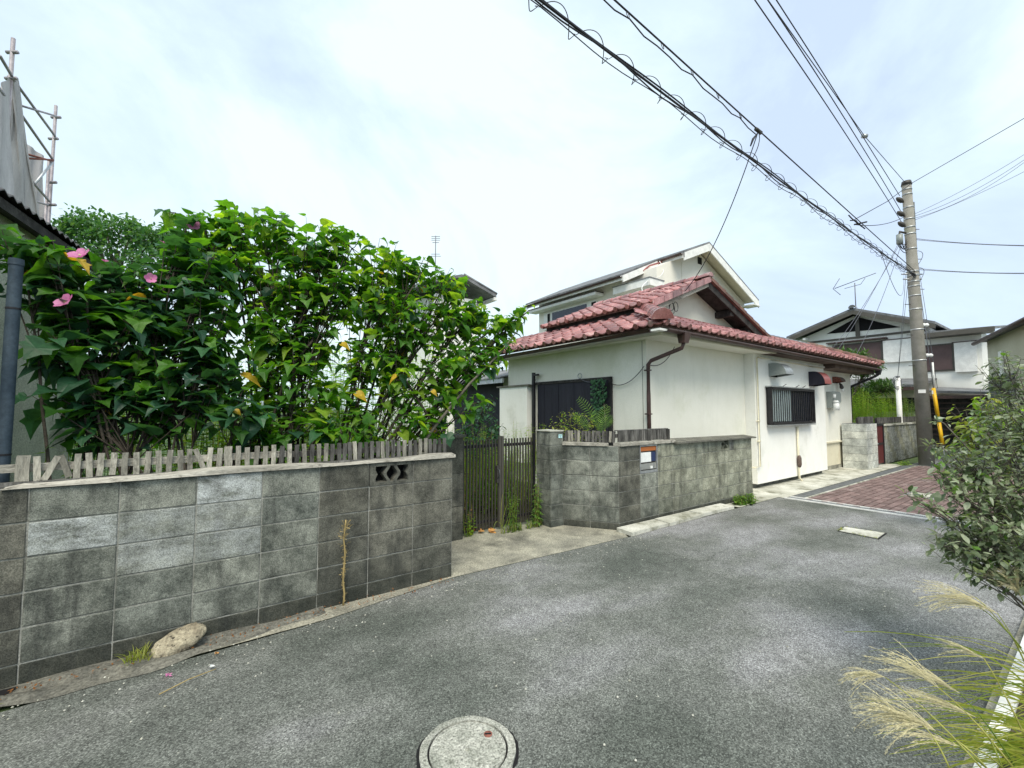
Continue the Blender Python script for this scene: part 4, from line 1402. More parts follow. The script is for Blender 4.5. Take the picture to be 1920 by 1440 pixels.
# small loop bracket and cable on the left wall
MB().tube([(5.87, 5.86 + .05 * math.cos(t_ / 3), 2.21 + .05 * math.sin(t_ / 3)) for t_ in range(20)], .008, 5).build('cable_ring', 'galvanised', h1)
MB().tube(bez(Vector((5.86, 5.86, 2.17)), Vector((5.84, 5.6, 2.02)), Vector((5.86, 5.40, 2.12)), 8), .006, 5).build('wall_cable', 'cable_grey', h1)
MB().tube(bez(Vector((5.88, 5.10, 2.03)), Vector((5.86, 4.75, 1.90)), Vector((5.87, 4.41, 2.28)), 12), .006, 5).build('wall_cable', 'cable_black', h1)
MB().tube(bez(Vector((5.93, 4.36, 2.30)), Vector((6.3, 4.34, 2.24)), Vector((6.55, 4.30, 2.64)), 12), .006, 5).build('wall_cable', 'cable_black', h1)
for k, (cx_, cz_, r_) in enumerate(((7.12, 3.50, .085), (7.17, 3.46, .10), (7.32, 3.52, .09))):
    MB().tube([(cx_ + r_ * .8 * math.cos(t_ / 3), 4.72 + .02 * k, cz_ + r_ * math.sin(t_ / 3)) for t_ in range(20)], .006, 5).build('cable_loop', 'cable_black', h1)

# ================================================================== TWO STOREY HOUSE BEHIND
h2 = thing('house', 'tall two storey cream house with a long sloping eave behind the red tiled roof', 'house', (15, 12, 0))
AY = 8.5
WYh = 9.0
ap = (15.3, 7.74)
le = (13.66, 7.05)
re_ = (19.07, 6.12)
sl_ = (ap[1] - le[1]) / (ap[0] - le[0])
MB().slab([(12.75, WYh, 0), (18.85, WYh, 0), (18.85, WYh, 6.10), (15.3, WYh, 7.62), (12.75, WYh, 6.50)], (0, 6.0, 0)).build('wall', 'stucco_far', h2)
ex, ez_, ey0 = 11.64, 6.13, 9.52
MB().slab([(12.24, 10.1, 0), (12.748, 10.1, 0), (12.748, 10.1, 6.42), (12.24, 10.1, 6.22)], (0, 4.6, 0)).build('wall', 'stucco_far', h2)
rf = MB().slab([(le[0], AY, le[1]), (ap[0], AY, ap[1]), (ap[0], 15, ap[1]), (le[0], 15, le[1])][::-1], (0, 0, .07)).build('roof', 'grey_tile', h2)
MB().slab([(re_[0], AY, re_[1]), (ap[0], AY, ap[1]), (ap[0], 15, ap[1]), (re_[0], 15, re_[1])], (0, 0, .07)).build('roof_plane', 'grey_tile', rf)
MB().slab([(ex, ey0, ez_), (le[0], ey0, le[1]), (le[0], 14.9, le[1]), (ex, 14.9, ez_)][::-1], (0, 0, .065)).build('roof_plane', 'grey_tile', rf)
# white soffits and fascias
MB().slab([(ex + .05, ey0 + .05, ez_ - .03), (le[0] - .01, ey0 + .05, le[1] - .03), (le[0] - .01, 14.85, le[1] - .03), (ex + .05, 14.85, ez_ - .03)][::-1], (0, 0, .022)).build('soffit', 'white_paint', rf)
MB().slab([(le[0] + .05, AY + .05, le[1] - .03 + .02), (ap[0], AY + .05, ap[1] - .03), (ap[0], 14.8, ap[1] - .03), (le[0] + .05, 14.8, le[1] - .01)][::-1], (0, 0, .018)).build('soffit', 'white_paint', rf)
MB().slab([(re_[0] - .05, AY + .05, re_[1]), (ap[0] + .003, AY + .05, ap[1] - .03), (ap[0] + .003, 14.8, ap[1] - .03), (re_[0] - .05, 14.8, re_[1])], (0, 0, .018)).build('soffit', 'stucco_beige', rf)


def rake(p, q, y, d, m='white_paint', par=rf):
    MB().slab([(p[0], y, p[1] - d), (q[0], y, q[1] - d), (q[0], y, q[1] - .003), (p[0], y, p[1] - .003)], (0, .04, 0)).build('bargeboard', m, par)


rake(le, ap, AY - .005, .28)
rake(re_, (ap[0] + .003, ap[1]), AY - .005, .28)
rake((ex, ez_), (le[0] - .003, le[1]), ey0 - .005, .24)
MB().box((le[0], AY, le[1] - .17), (le[0] + .03, ey0 - .01, le[1] - .005)).build('fascia', 'white_paint', rf)
gutter([(le[0] - .06, AY + .05, le[1] - .02), (le[0] - .06, ey0 + .1, le[1] - .04)], .06, par=h2)
gutter([(ex - .06, ey0 + .05, ez_ - .03), (ex - .06, 14.85, ez_ - .06)], .06, par=h2)
MB().box((ex, ey0 + .04, ez_ - .16), (ex + .025, 14.85, ez_ - .005)).build('fascia', 'white_paint', rf)
MB().box((re_[0] - .5, AY - .03, re_[1] - .22), (re_[0] + .05, AY + .5, re_[1] - .18)).build('eave_return', 'white_paint', rf)
MB().tube([(le[0] - .05, ey0 - .15, le[1] - .12), (13.0, 9.45, 6.7), (12.5, 9.6, 6.3), (12.3, 9.8, 6.2)], .03, 6).build('downpipe', 'red_metal', h2)
MB().tube(bez(Vector((13.5, 9.4, 6.95)), Vector((13.0, 8.6, 6.1)), Vector((12.2, 8.9, 5.9)), 8) + bez(Vector((12.2, 8.9, 5.9)), Vector((10.6, 8.2, 5.2)), Vector((8.0, 5.9, 4.1)), 8)[1:], .012, 5).build('aerial_cable', 'white_paint', h2)
MB().box((15.33, WYh - .012, 7.12), (15.60, WYh - .002, 7.38)).build('gable_vent', 'black_void', h2)
MB().box((14.24, WYh - .006, 5.0), (14.252, WYh - .001, 6.95)).build('wall_joint', 'stucco_grey', h2)
# window on the left wall, hood, little canopy
w2 = MB().box((12.18, 11.25, 5.0), (12.236, 14.3, 5.72)).build('window', 'white_paint', h2)
MB().box((12.165, 11.75, 5.0), (12.177, 13.75, 5.66)).build('pane', 'glass_dark', w2)
MB().box((12.165, 11.27, 5.0), (12.177, 11.5, 5.66)).build('pane', 'black_void', w2)
MB().box((12.165, 13.9, 5.0), (12.177, 14.05, 5.66)).build('pane', 'black_void', w2)
MB().box((11.80, 10.95, 5.80), (12.236, 14.9, 5.90)).build('window_hood', 'white_paint', h2)
MB().box((11.78, 10.93, 5.901), (12.236, 14.92, 5.935)).build('window_hood_cap', 'brown_metal', h2)
MB().box((11.95, 8.7, 5.66), (12.74, 10.25, 5.90)).build('canopy', 'white_paint', h2)
MB().box((11.93, 8.68, 5.901), (12.74, 10.27, 5.93)).build('canopy_cap', 'grey_tile', h2)

# ================================================================== HOUSE AT THE LEFT EDGE
hl = thing('house', 'old greenish stucco outbuilding with a corrugated roof edge behind the left pole', 'house', (-2, 6, 0))
pA, pB = Vector((-1.98, 3.0, 0)), Vector((-1.155, 7.45, 0))
dd = (pB - pA).normalized()
nn_ = Vector((-dd.y, dd.x, 0))
MB().slab([pA, pB, pB + nn_ * 3.5, pA + nn_ * 3.5], (0, 0, 3.40)).build('wall', 'stucco_old', hl)
MB().slab([pA - nn_ * .13 + Vector((0, 0, 3.40)), pB - nn_ * .13 + dd * .15 + Vector((0, 0, 3.40)), pB + nn_ * 3.5 + dd * .15 + Vector((0, 0, 4.4)), pA + nn_ * 3.5 + Vector((0, 0, 4.4))], (0, 0, -.09)).build('roof_board', 'dark_wood', hl)
cr = MB()
L_ = (pB - pA).length + .2
n_ = 150
for i in range(n_ + 1):
    zc = .018 * math.sin(i * math.pi * .5) + .03
    p = pA + dd * (L_ * i / n_)
    cr.v += [tuple(p - nn_ * .17 + Vector((0, 0, 3.41 + zc))), tuple(p + nn_ * 3.6 + Vector((0, 0, 4.42 + zc))), tuple(p - nn_ * .17 + Vector((0, 0, 3.40 + zc)))]
for i in range(n_):
    a = 3 * i
    cr.f += [(a, a + 3, a + 4, a + 1), (a, a + 2, a + 5, a + 3)]
    cr.smooth += [False, False]
cr.build('corrugated_roof', 'dark_grey_paint', hl)

# post beside it
t = thing('steel_post', 'blue grey steel post standing behind the left end of the block wall', 'post', (-.905, 4.0, 0))
MB().cyl((-.915, 4.0), .033, .033, 0, 2.48, 16).build('tube', 'blue_steel', t)
MB().cyl((-.915, 4.0), .037, .035, 2.48, 2.52, 16).build('cap', 'blue_steel', t)
for zz in (2.2, 1.3):
    MB().cyl((-.915, 4.0), .0355, .0355, zz, zz + .012, 16).build('wire_tie', 'black_metal', t)

# ================================================================== SCAFFOLD
sc = thing('scaffold', 'steel pipe scaffold with grey safety netting rising behind the left outbuilding', 'scaffold', (-3.2, 13.6, 0))


def pipe(a, b, r=.026, m='scaffold_steel', nm='pipe', par=None):
    return MB().tube([a, b], r, 8).build(nm, m, par or sc)


tA, tB = at(25, 72, 8.2), at(105, 198, 10.5)
A0, B0 = Vector((tA.x, tA.y, 0)), Vector((tB.x, tB.y, 0))
pipe(A0, tA, .034, nm='upright')
pipe(B0, tB, .032, nm='upright')
tC = at(92, 300, 10.3)
pipe(Vector((tC.x, tC.y, 0)), tC, .03, nm='upright')
D0 = A0 + (A0 - B0)
pipe(D0, D0 + Vector((0, 0, tA.z + .5)), .034, nm='upright')
for (pa, pb) in (((22, 145, 8.2), (103, 255, 10.5)), ((40, 215, 8.6), (98, 298, 10.4)), ((60, 340, 9.2), (93, 378, 10.4)), ((0, 105, 7.6), (22, 142, 8.2)), ((-30, 130, 7.0), (8, 178, 7.8))):
    pipe(at(*pa), at(*pb), .026, nm='brace')
for (pa, pb) in (((36, 197, 8.6), (106, 218, 10.4)), ((54, 290, 9.2), (98, 302, 10.4)), ((54, 297, 9.2), (100, 300, 10.4)), ((58, 375, 9.2), (92, 385, 10.4))):
    pipe(at(*pa), at(*pb), .022, 'rust' if pa[1] > 280 and pa[1] < 300 else 'scaffold_steel', 'crossbar')
pipe(at(98, 305, 10.3), at(66, 344, 9.6), .026, 'galvanised', 'brace')
for (px, py, d_) in ((23, 98, 8.2), (21, 147, 8.2), (105, 220, 10.5), (100, 260, 10.5), (97, 342, 10.4), (96, 384, 10.4)):
    c_ = at(px, py, d_)
    MB().tube([c_ - SIDE * .11, c_ + SIDE * .11], .035, 6).build('coupler', 'scaffold_steel', sc)


def net(name, corners, folds, m='netting', amp=.05):
    a, b, c, d = [Vector(q) for q in corners]     # a-b top, d-c bottom
    nu, nv = 36, 14
    mb = MB()
    nrm = HEAD
    for j in range(nv + 1):
        v = j / nv
        for i in range(nu + 1):
            u = i / nu
            p = (a.lerp(b, u)).lerp(d.lerp(c, u), v)
            p = p + nrm * (amp * math.sin(u * folds * 6.28 + v * 1.3) + amp * .5 * math.sin(u * folds * 15 + 2 * v)) + SIDE * (.02 * math.sin(v * 7 + u * 9))
            mb.v.append(tuple(p))
    for j in range(nv):
        for i in range(nu):
            q = j * (nu + 1) + i
            mb.f.append((q, q + 1, q + nu + 2, q + nu + 1))
            mb.smooth.append(True)
    return mb.build(name, m, sc)


net('safety_net', [at(17, 146, 8.25), at(27, 146, 8.3), at(82, 445, 9.2), at(12, 445, 8.6)], 2.5)
net('safety_net', [at(-60, 215, 7.2), at(21, 146, 8.2), at(20, 440, 8.2), at(-60, 440, 7.2)], 2.0)
net('safety_net', [at(50, 270, 10.2), at(84, 294, 10.6), at(84, 440, 10.6), at(50, 440, 10.2)], .7, amp=.02)

# ================================================================== FAR HOUSES, HILL
hill = MB()
n_ = 24
for i in range(n_ + 1):
    a_ = i / n_
    px = 1500 + 900 * a_
    b_ = at(px, 768, 700)
    hh = 50 + 26 * math.sin(a_ * 7 + .4) + 8 * math.sin(a_ * 23)
    hill.v += [(b_.x, b_.y, -5), (b_.x * .98, b_.y * .98, hh), (b_.x * 1.3, b_.y * 1.3, -5)]
for i in range(n_):
    a = 3 * i
    hill.f += [(a, a + 3, a + 4, a + 1), (a + 1, a + 4, a + 5, a + 2)]
    hill.smooth += [True, True]
hill.build('hills', 'mountain_blue', kind='structure')

hf = thing('house', 'two storey white house with dark timber gable and grey roof beyond the utility pole', 'house', (30, 6, 0))
FX = 28.0
MB().slab([(FX, 4.85, 0), (FX, 10.4, 0), (FX, 10.4, 5.55), (FX, 7.6, 6.55), (FX, 4.85, 5.45)], (7, 0, 0)).build('wall', 'stucco_white', hf)
MB().box((FX + .02, 3.22, 0), (FX + 6, 4.848, 5.05)).build('wall', 'stucco_white', hf)
rfF = MB().slab([(FX - .7, 7.6, 6.70), (FX - .7, 10.75, 5.62), (FX + 7.5, 10.75, 5.62), (FX + 7.5, 7.6, 6.70)], (0, 0, .12)).build('roof', 'grey_tile', hf)
MB().slab([(FX - .7, 7.6, 6.70), (FX - .7, 4.55, 5.50), (FX + 7.5, 4.55, 5.50), (FX + 7.5, 7.6, 6.70)][::-1], (0, 0, .12)).build('roof_plane', 'grey_tile', rfF)
for (y0, z0, y1, z1) in ((7.602, 6.70, 10.75, 5.62), (7.598, 6.70, 4.55, 5.50)):
    MB().slab([(FX - .72, y0, z0 - .22), (FX - .72, y1, z1 - .22), (FX - .72, y1, z1 - .004), (FX - .72, y0, z0 - .004)], (.05, 0, 0)).build('bargeboard', 'taupe', rfF)
for (y0, z0, y1, z1) in ((7.602, 6.69, 10.7, 5.61), (7.598, 6.69, 4.6, 5.49)):
    MB().slab([(FX - .66, y0, z0 - .02), (FX - .66, y1, z1 - .02), (FX - .002, y1, z1 - .02), (FX - .002, y0, z0 - .02)], (0, 0, .012)).build('soffit', 'taupe', rfF)
MB().slab([(FX - .03, 9.0, 5.72), (FX - .03, 5.9, 5.62), (FX - .03, 7.6, 6.42)], (.025, 0, 0)).build('gable_opening', 'black_void', hf)
MB().box((FX - .08, 7.52, 5.3), (FX - .004, 7.70, 6.6)).build('gable_strut', 'taupe', hf)
MB().box((FX - .06, 5.0, 5.30), (FX - .004, 9.9, 5.40)).build('timber_band', 'taupe', hf)
for y_ in (5.3, 9.9):
    MB().box((FX - .6, y_ - .06, 5.45), (FX - .01, y_ + .06, 5.57)).build('beam_end', 'white_paint', hf)
cap_ring(rfF, Vector((FX - .8, 7.6, 6.80)), Vector((FX - .3, 7.6, 6.80)), .16, 'grey_tile')
wF = MB().box((FX - .06, 6.62, 3.95), (FX - .004, 8.75, 5.05)).build('window', 'taupe', hf)
MB().box((FX - .075, 6.70, 4.02), (FX - .062, 8.68, 4.98)).build('pane', 'brown_shutter', wF)
MB().box((FX - .35, 6.4, 5.12), (FX - .004, 8.95, 5.18)).build('window_hood', 'brown_metal', hf)
MB().box((FX - .16, 5.42, 3.92), (FX - .004, 6.58, 5.02)).build('shutter_box', 'white_paint', hf)
MB().box((FX - .19, 5.38, 5.021), (FX - .004, 6.64, 5.06)).build('shutter_box_cap', 'brown_metal', hf)
wF = MB().box((FX - .05, 4.10, 3.35), (FX + .015, 5.10, 4.62)).build('window', 'taupe', hf)
MB().box((FX - .07, 4.16, 3.42), (FX - .052, 5.05, 4.55)).build('pane', 'brown_shutter', wF)
MB().box((FX - .18, 3.36, 3.27), (FX + .015, 4.06, 4.60)).build('shutter_box', 'white_paint', hf)
MB().box((FX - .21, 3.32, 4.601), (FX + .015, 4.12, 4.64)).build('shutter_box_cap', 'brown_metal', hf)
MB().slab([(FX - .7, 2.75, 5.02), (FX - .7, 4.9, 5.08), (FX + 6.5, 4.9, 5.9), (FX + 6.5, 2.75, 5.9)][::-1], (0, 0, .10)).build('roof_plane', 'grey_tile', rfF)
MB().box((FX - .74, 2.72, 4.90), (FX - .69, 5.2, 5.10)).build('fascia', 'taupe', rfF)
MB().box((FX - .68, 2.78, 4.90), (FX + .01, 5.0, 4.93)).build('soffit', 'taupe', rfF)
# entrance roofs at ground floor
for (x0, y0, y1, z0, z1) in ((24.6, 4.7, 9.3, 2.55, 2.95), (24.9, 2.6, 4.65, 2.16, 2.34)):
    MB().slab([(x0, y0, z0), (x0, y1, z0 + .15), (FX - .08, y1, z1 + .2), (FX - .08, y0, z1)][::-1], (0, 0, .09)).build('lower_roof', 'grey_tile', hf)
    MB().box((x0 - .03, y0, z0 - .14), (x0 + .02, y1, z0 - .01)).build('fascia', 'brown_metal', hf)
MB().box((25.4, 4.8, 0), (FX - .1, 9.0, 2.45)).build('ground_floor_wall', 'stucco_grey', hf)
MB().box((25.3, 4.6, 1.5), (25.38, 9.0, 2.1)).build('carport_shade_slab', 'black_void', hf)  # black slab standing in for the dark under the carport
MB().box((25.6, 2.7, .0), (FX - .1, 4.6, 2.12)).build('ground_floor_wall', 'dark_wood', hf)
for k in range(7):
    MB().box((25.50, 2.6, .5 + k * .22), (25.53, 4.8, .56 + k * .22)).build('slat', 'brown_metal', hf)
# TV aerials
t = thing('tv_aerial', 'thin TV aerial with a long boom on the ridge of the white gabled house', 'aerial', (FX, 7.65, 6.8))
MB().tube([(FX, 7.65, 6.6), (FX, 7.65, 8.25)], .025, 5).build('mast', 'cable_grey', t)
MB().tube([(FX, 8.55, 8.15), (FX, 6.75, 8.55)], .02, 5).build('boom', 'cable_grey', t)
MB().tube([(FX, 8.1, 8.05), (FX, 7.4, 8.12), (FX, 7.2, 8.4)], .015, 5).build('boom_stay', 'cable_grey', t)
MB().tube([(FX, 8.3, 8.65), (FX, 8.62, 8.15), (FX, 8.3, 7.75)], .02, 5).build('reflector', 'cable_grey', t)

hg = thing('house', 'beige house with a dark hipped roof partly hidden by the right bush', 'house', (30, 0, 0))
Ga, Gb = at(1851, 650, 16.5), at(1925, 615, 13.0)
g0 = Vector((Ga.x, Ga.y, 0))
gd = Vector((Gb.x - Ga.x, Gb.y - Ga.y, 0)).normalized()
gn = Vector((-gd.y, gd.x, 0))
if gn.dot(HEAD + SIDE) < 0: gn = -gn
ZG = 4.15
MB().slab([g0, g0 + gd * 9, g0 + gd * 9 + gn * 7, g0 + gn * 7], (0, 0, ZG)).build('wall', 'stucco_grey', hg)
g1 = g0 - gd * .10 - gn * .30
rg = MB()
zz = Vector((0, 0, 1))
q = [g1, g0 + gd * 9.5 - gn * .30, g0 + gd * 9.5 + gn * 7.6, g0 - gd * .10 + gn * 7.6]
r0_, r1_ = g0 + gd * 3.2 + gn * 3.5 + zz * (ZG + 2.0), g0 + gd * 6.3 + gn * 3.5 + zz * (ZG + 2.0)
q = [p + zz * ZG for p in q]
rg.add(q + [r0_, r1_], [(0, 1, 5, 4), (1, 2, 5), (2, 3, 4, 5), (3, 0, 4), (3, 2, 1, 0)])
rg.build('roof', 'grey_tile', hg)
MB().tube([q[0] - zz * .04 - gn * .04, q[1] - zz * .04 - gn * .04], .07, 8).build('gutter', 'brown_metal', hg)
wp = g0 + gd * 1.6 - gn * .06
MB().slab([wp + zz * 2.75, wp + gd * .35 + zz * 2.75, wp + gd * .35 + zz * 3.6, wp + zz * 3.6], gn * .05).build('window', 'white_paint', hg)
cp = g0 - gn * .05
for k in range(6):
    MB().slab([cp + gd * .1 + zz * (2.0 + k * .13), cp + gd * 3 + zz * (2.0 + k * .13), cp + gd * 3 + zz * (2.11 + k * .13), cp + gd * .1 + zz * (2.11 + k * .13)], gn * .045).build('slat', 'grate', hg)

hh = thing('house', 'distant white house with a dark tiled roof behind the tall leafy shrubs', 'house', (8, 15, 0))
MB().box((6.6, 13.6, 0), (8.35, 19, 5.6)).build('wall', 'stucco_white', hh)
rh = MB().slab([(8.95, 13.2, 5.72), (8.95, 19.4, 5.72), (7.5, 19.4, 6.22), (7.5, 13.2, 6.22)], (0, 0, .10)).build('roof', 'grey_tile', hh)
MB().slab([(6.0, 13.2, 5.72), (7.5, 13.2, 6.22), (7.5, 19.4, 6.22), (6.0, 19.4, 5.72)], (0, 0, .10)).build('roof_plane', 'grey_tile', rh)
MB().box((8.85, 13.2, 5.60), (8.98, 19.4, 5.715)).build('fascia', 'white_paint', rh)
for k in range(10):
    y_ = 13.25 + k * .55
    MB().tube([(9.0, y_, 5.86), (7.6, y_, 6.34)], .05, 5).build('tile_roll', 'grey_tile', rh)
t = thing('tv_aerial', 'tall thin TV aerial above the leaves in front of the sky', 'aerial', (7.1, 14.6, 5.5))
ta = at(817, 442, 16)
MB().tube([Vector((ta.x, ta.y, 6.3)), ta], .018, 5).build('mast', 'cable_grey', t)
for k, (dz, w_) in enumerate(((.03, .16), (.10, .16), (.17, .16), (.26, .12), (.7, .16), (.78, .2))):
    MB().tube([ta - zz * dz - SIDE * w_, ta - zz * dz + SIDE * w_], .012, 4).build('element', 'cable_grey', t)
# ================================================================== FAR WALL, PILLAR, DOOR
bw2 = thing('block_wall', 'pale grey new block pillar beside the small red door at the end of the house', 'wall', (14.8, 3.9, 0))
for i in range(6):
    z0, z1 = .2 * i, .2 * (i + 1) - .006
    for (a, b) in ((14.40, 14.79), (14.796, 15.28)):
        bbox_part('block', bw2, (a, 3.83, z0 + .002), (b, 4.38, z1), 'block_white', .004)
    MB().box((14.41, 3.84, z1 + .0005), (15.27, 4.37, z1 + .0075)).build('mortar', 'grate', bw2)
wf = thing('block_wall', 'mossy pale block wall between the red door and the utility pole', 'wall', (18.5, 3.95, 0))
FR_F = ((16.36, 3.96, 0), 0.0)
block_wall(wf, FR_F, 0, 4.6, [0, .1, .3, .5, .7, .9, 1.1], lambda i: [(.4 if i % 2 else .2) + .4 * k for k in range(12)], lambda x, i: 'block_bloom_light' if (i * 7 + int(x * 5)) % 3 else 'block_pale', thick=.12)
MB().box((16.34, 3.93, 1.1), (21.0, 4.09, 1.15)).build('coping', 'pale_concrete', wf)
dt = thing('side_door', 'small dark red metal door between the pale pillar and the mossy wall', 'door', (15.9, 3.98, 0))
for x_ in (15.36, 16.27):
    MB().box((x_, 3.93, 0), (x_ + .06, 3.99, 1.18)).build('frame_post', 'black_metal', dt)
MB().box((15.42, 3.93, 1.12), (16.27, 3.99, 1.18)).build('frame_head', 'black_metal', dt)
dl = MB().box((15.425, 3.95, .05), (16.265, 3.97, 1.115)).build('door_leaf', 'dark_red_door', dt)
MB().box((15.425, 3.94, .57), (16.265, 3.949, .63)).build('mid_rail', 'black_metal', dl)
MB().tube([(15.50, 3.94, .62), (15.50, 3.90, .62), (15.62, 3.90, .62)], .014, 6).build('handle', 'galvanised', dl)
pf3 = thing('picket_fence', 'dark picket row topping the far pale pillar and mossy wall', 'picket fence', (17, 4.1, 1.2))
k = 0
x = 14.42
while x < 20.5:
    if not (15.62 < x < 16.1):
        z_ = 1.29 if x < 15.7 else 1.255
        put('picket', pkD[k % 4], pf3, (x, (4.0 if x < 15.7 else 4.03) + uni(-.004, .004), z_), Matrix.Rotation(uni(-.02, .02), 3, 'Y'), (1.5, 1, 1.2))
    x += .062
    k += 1
MB().box((14.40, 4.02, 1.21), (15.68, 4.05, 1.36)).build('backing_board', 'dark_wood', pf3)
MB().box((16.1, 4.05, 1.16), (20.6, 4.08, 1.33)).build('backing_board', 'dark_wood', pf3)

# ================================================================== UTILITY POLE
PX, PY = 17.0, 3.17
t = thing('utility_pole', 'tall grey concrete utility pole with metal bands beside the brick yard', 'utility pole', (PX, PY, 0))
lean = Vector((-.06, .10, 0))
MB().tube([(PX, PY, -.1), (PX + lean.x, PY + lean.y, 8.32)], [.178, .112], 20).build('shaft', 'pole_concrete', t)


def onp(z, dx=0, dy=0):
    u = z / 8.32
    return Vector((PX + lean.x * u + dx, PY + lean.y * u + dy, z))


def prad(z): return .178 - .066 * z / 8.32


MB().tube([onp(8.24), onp(8.36)], [.132, .11], 16).build('pole_cap', 'dark_grey_paint', t)
for z in (8.1, 7.95, 7.55, 7.2, 6.95, 6.75, 6.3, 5.62, 5.50, 5.32, 5.18, 4.9, 4.5, 3.9, 3.0):
    MB().tube([onp(z - .018), onp(z + .018)], prad(z) + .008, 16).build('band', 'galvanised', t)
for z, w_ in ((5.55, .34), (5.40, .30)):
    MB().tube([onp(z) - SIDE * w_, onp(z) + SIDE * w_ * .8], .02, 6).build('crossarm', 'galvanised', t)
k = 0
z = 2.4
while z < 7.2:
    s_ = -1 if k % 2 else 1
    MB().tube([onp(z) + SIDE * s_ * prad(z), onp(z) + SIDE * s_ * (prad(z) + .16)], .010, 5).build('step_bolt', 'dark_grey_paint', t)
    z += .45
    k += 1
MB().box((PX - .06, PY - .215 + .0, 2.02), (PX + .04, PY - .20, 2.12)).build('number_plate', 'white_paint', t)
pl = MB().box((PX - .21, PY - .10, 2.05), (PX - .198, PY + .06, 2.15)).build('number_plate', 'white_paint', t)
MB().box((PX + .13, PY - .02, 6.35), (PX + .17, PY + .06, 7.75)).build('cable_duct', 'galvanised', t)
for z in (7.72, 7.30, 6.98):
    b_ = onp(z) - SIDE * .13
    i_ = b_ - SIDE * .20 + Vector((0, 0, .14))
    MB().tube([b_, b_.lerp(i_, .2), b_.lerp(i_, .5), b_.lerp(i_, .8), i_], [.02, .055, .07, .055, .02], 8).build('insulator', 'dark_grey_paint', t)
jb = onp(6.62) - SIDE * .32
MB().tube([jb + Vector((0, 0, -.16)), jb + Vector((0, 0, .12))], .08, 8).build('junction_case', 'grey_plastic', t)
MB().tube([jb + Vector((0, 0, .1)), jb + Vector((.05, 0, .22)), onp(6.78) - SIDE * .1], .03, 6).build('case_arm', 'dark_grey_paint', t)
for q in range(5):
    a_ = jb + rv(.08) + Vector((0, 0, -.1))
    c_ = onp(6.2 + .1 * q) - SIDE * .12
    MB().tube(bez(a_, (a_ + c_) / 2 + Vector((0, 0, -.22 - .05 * q)), c_, 9), .010, 5).build('jumper_wire', 'cable_black', t)
for q in range(2):
    a_ = onp(6.25 - .5 * q) + SIDE * .13
    MB().tube(bez(a_, a_ + SIDE * .4 + Vector((0, 0, .02)), a_ + SIDE * .02 + Vector((0, 0, -.45)), 9), .008, 5).build('jumper_wire', 'cable_grey', t)
# guy wire with yellow guard
gy = thing('guy_wire_guard', 'yellow plastic tube guard on the guy wire right of the utility pole', 'guy wire guard', (17.5, 2.6, 0))
ga, gb_ = at(1750, 728, 12.6), at(1767, 832, 12.4)
gm = ga.lerp(gb_, .52)
dg = (gb_ - ga).normalized()
MB().tube([ga, gm], .045, 10).build('tube', 'yellow_plastic', gy)
MB().tube([gm + dg * .16, gb_ + dg * .02], .045, 10).build('tube', 'yellow_plastic', gy)
MB().tube([gm - dg * .0, gm + dg * .05, gm + dg * .11, gm + dg * .16], [.05, .085, .085, .05], 10).build('joint', 'bottle_green', gy)
gw = thing('guy_wire', 'thin steel guy wire with two white insulators stretched from the pole to the yellow guard', 'guy wire', (17.2, 2.8, 3))
top = onp(5.5) + SIDE * .15
MB().tube([top, ga + dg * .05], .010, 5).build('wire', 'cable_grey', gw)
MB().tube([onp(6.3) + SIDE * .14, ga + SIDE * .12], .007, 5).build('wire', 'cable_grey', gw)
MB().tube([gb_, gb_ + dg * 1.3], .014, 5).build('wire', 'cable_grey', gw)
for py in (612, 668):
    c_ = top.lerp(ga, (py - 520) / 208)
    for s_ in (-1, 1):
        o_ = c_ + SIDE * .05 * s_
        MB().tube([o_ - zz * .055, o_ - zz * .03, o_, o_ + zz * .03, o_ + zz * .055], [.02, .05, .058, .05, .02], 8).build('insulator', 'white_plastic', gw)
MB().tube([ga - zz * .0 + SIDE * .03, ga + zz * .75 + SIDE * .02], .022, 6).build('wire_sleeve', 'white_plastic', gw)
# small white service post
SPX, SPY = at(1687, 780, 14.3).x, at(1687, 780, 14.3).y
t = thing('service_post', 'slim white service post with cable loops behind the far wall greenery', 'post', (18.5, 4.2, 0))
MB().tube([(SPX, SPY, 0), (SPX, SPY, 2.62)], .07, 10).build('tube', 'white_paint', t)
MB().tube([(SPX, SPY, 2.62), (SPX, SPY, 2.68)], .055, 10).build('cap', 'grate', t)
for q in range(3):
    p_ = Vector((SPX, SPY - .07, 2.5 - .05 * q))
    MB().tube([p_ + SIDE * (-.15 * math.cos(k_ / 2.5) * (1 - .2 * q)) - SIDE * .12 + zz * (.17 * math.sin(k_ / 2.5)) for k_ in range(16)], .010, 4).build('cable_loop', 'cable_grey', t)

# ================================================================== OVERHEAD LINES


def span(a, b, sag, n=40):
    a, b = Vector(a), Vector(b)
    return [a.lerp(b, i / n) - zz * (4 * sag * (i / n) * (1 - i / n)) for i in range(n + 1)]


K = .03
fy = lambda x, k=K: 3.17 + k * (x - 17)


def fitline(pts, x0, x1, k, n=60):
    """parabola through measured points (x, z) in the vertical plane of the line"""
    A = np.polyfit([p[0] for p in pts], [p[1] for p in pts], 2 if len(pts) > 2 else 1)
    return [Vector((x, fy(x, k), float(np.polyval(A, x)))) for x in np.linspace(x0, x1, n)]


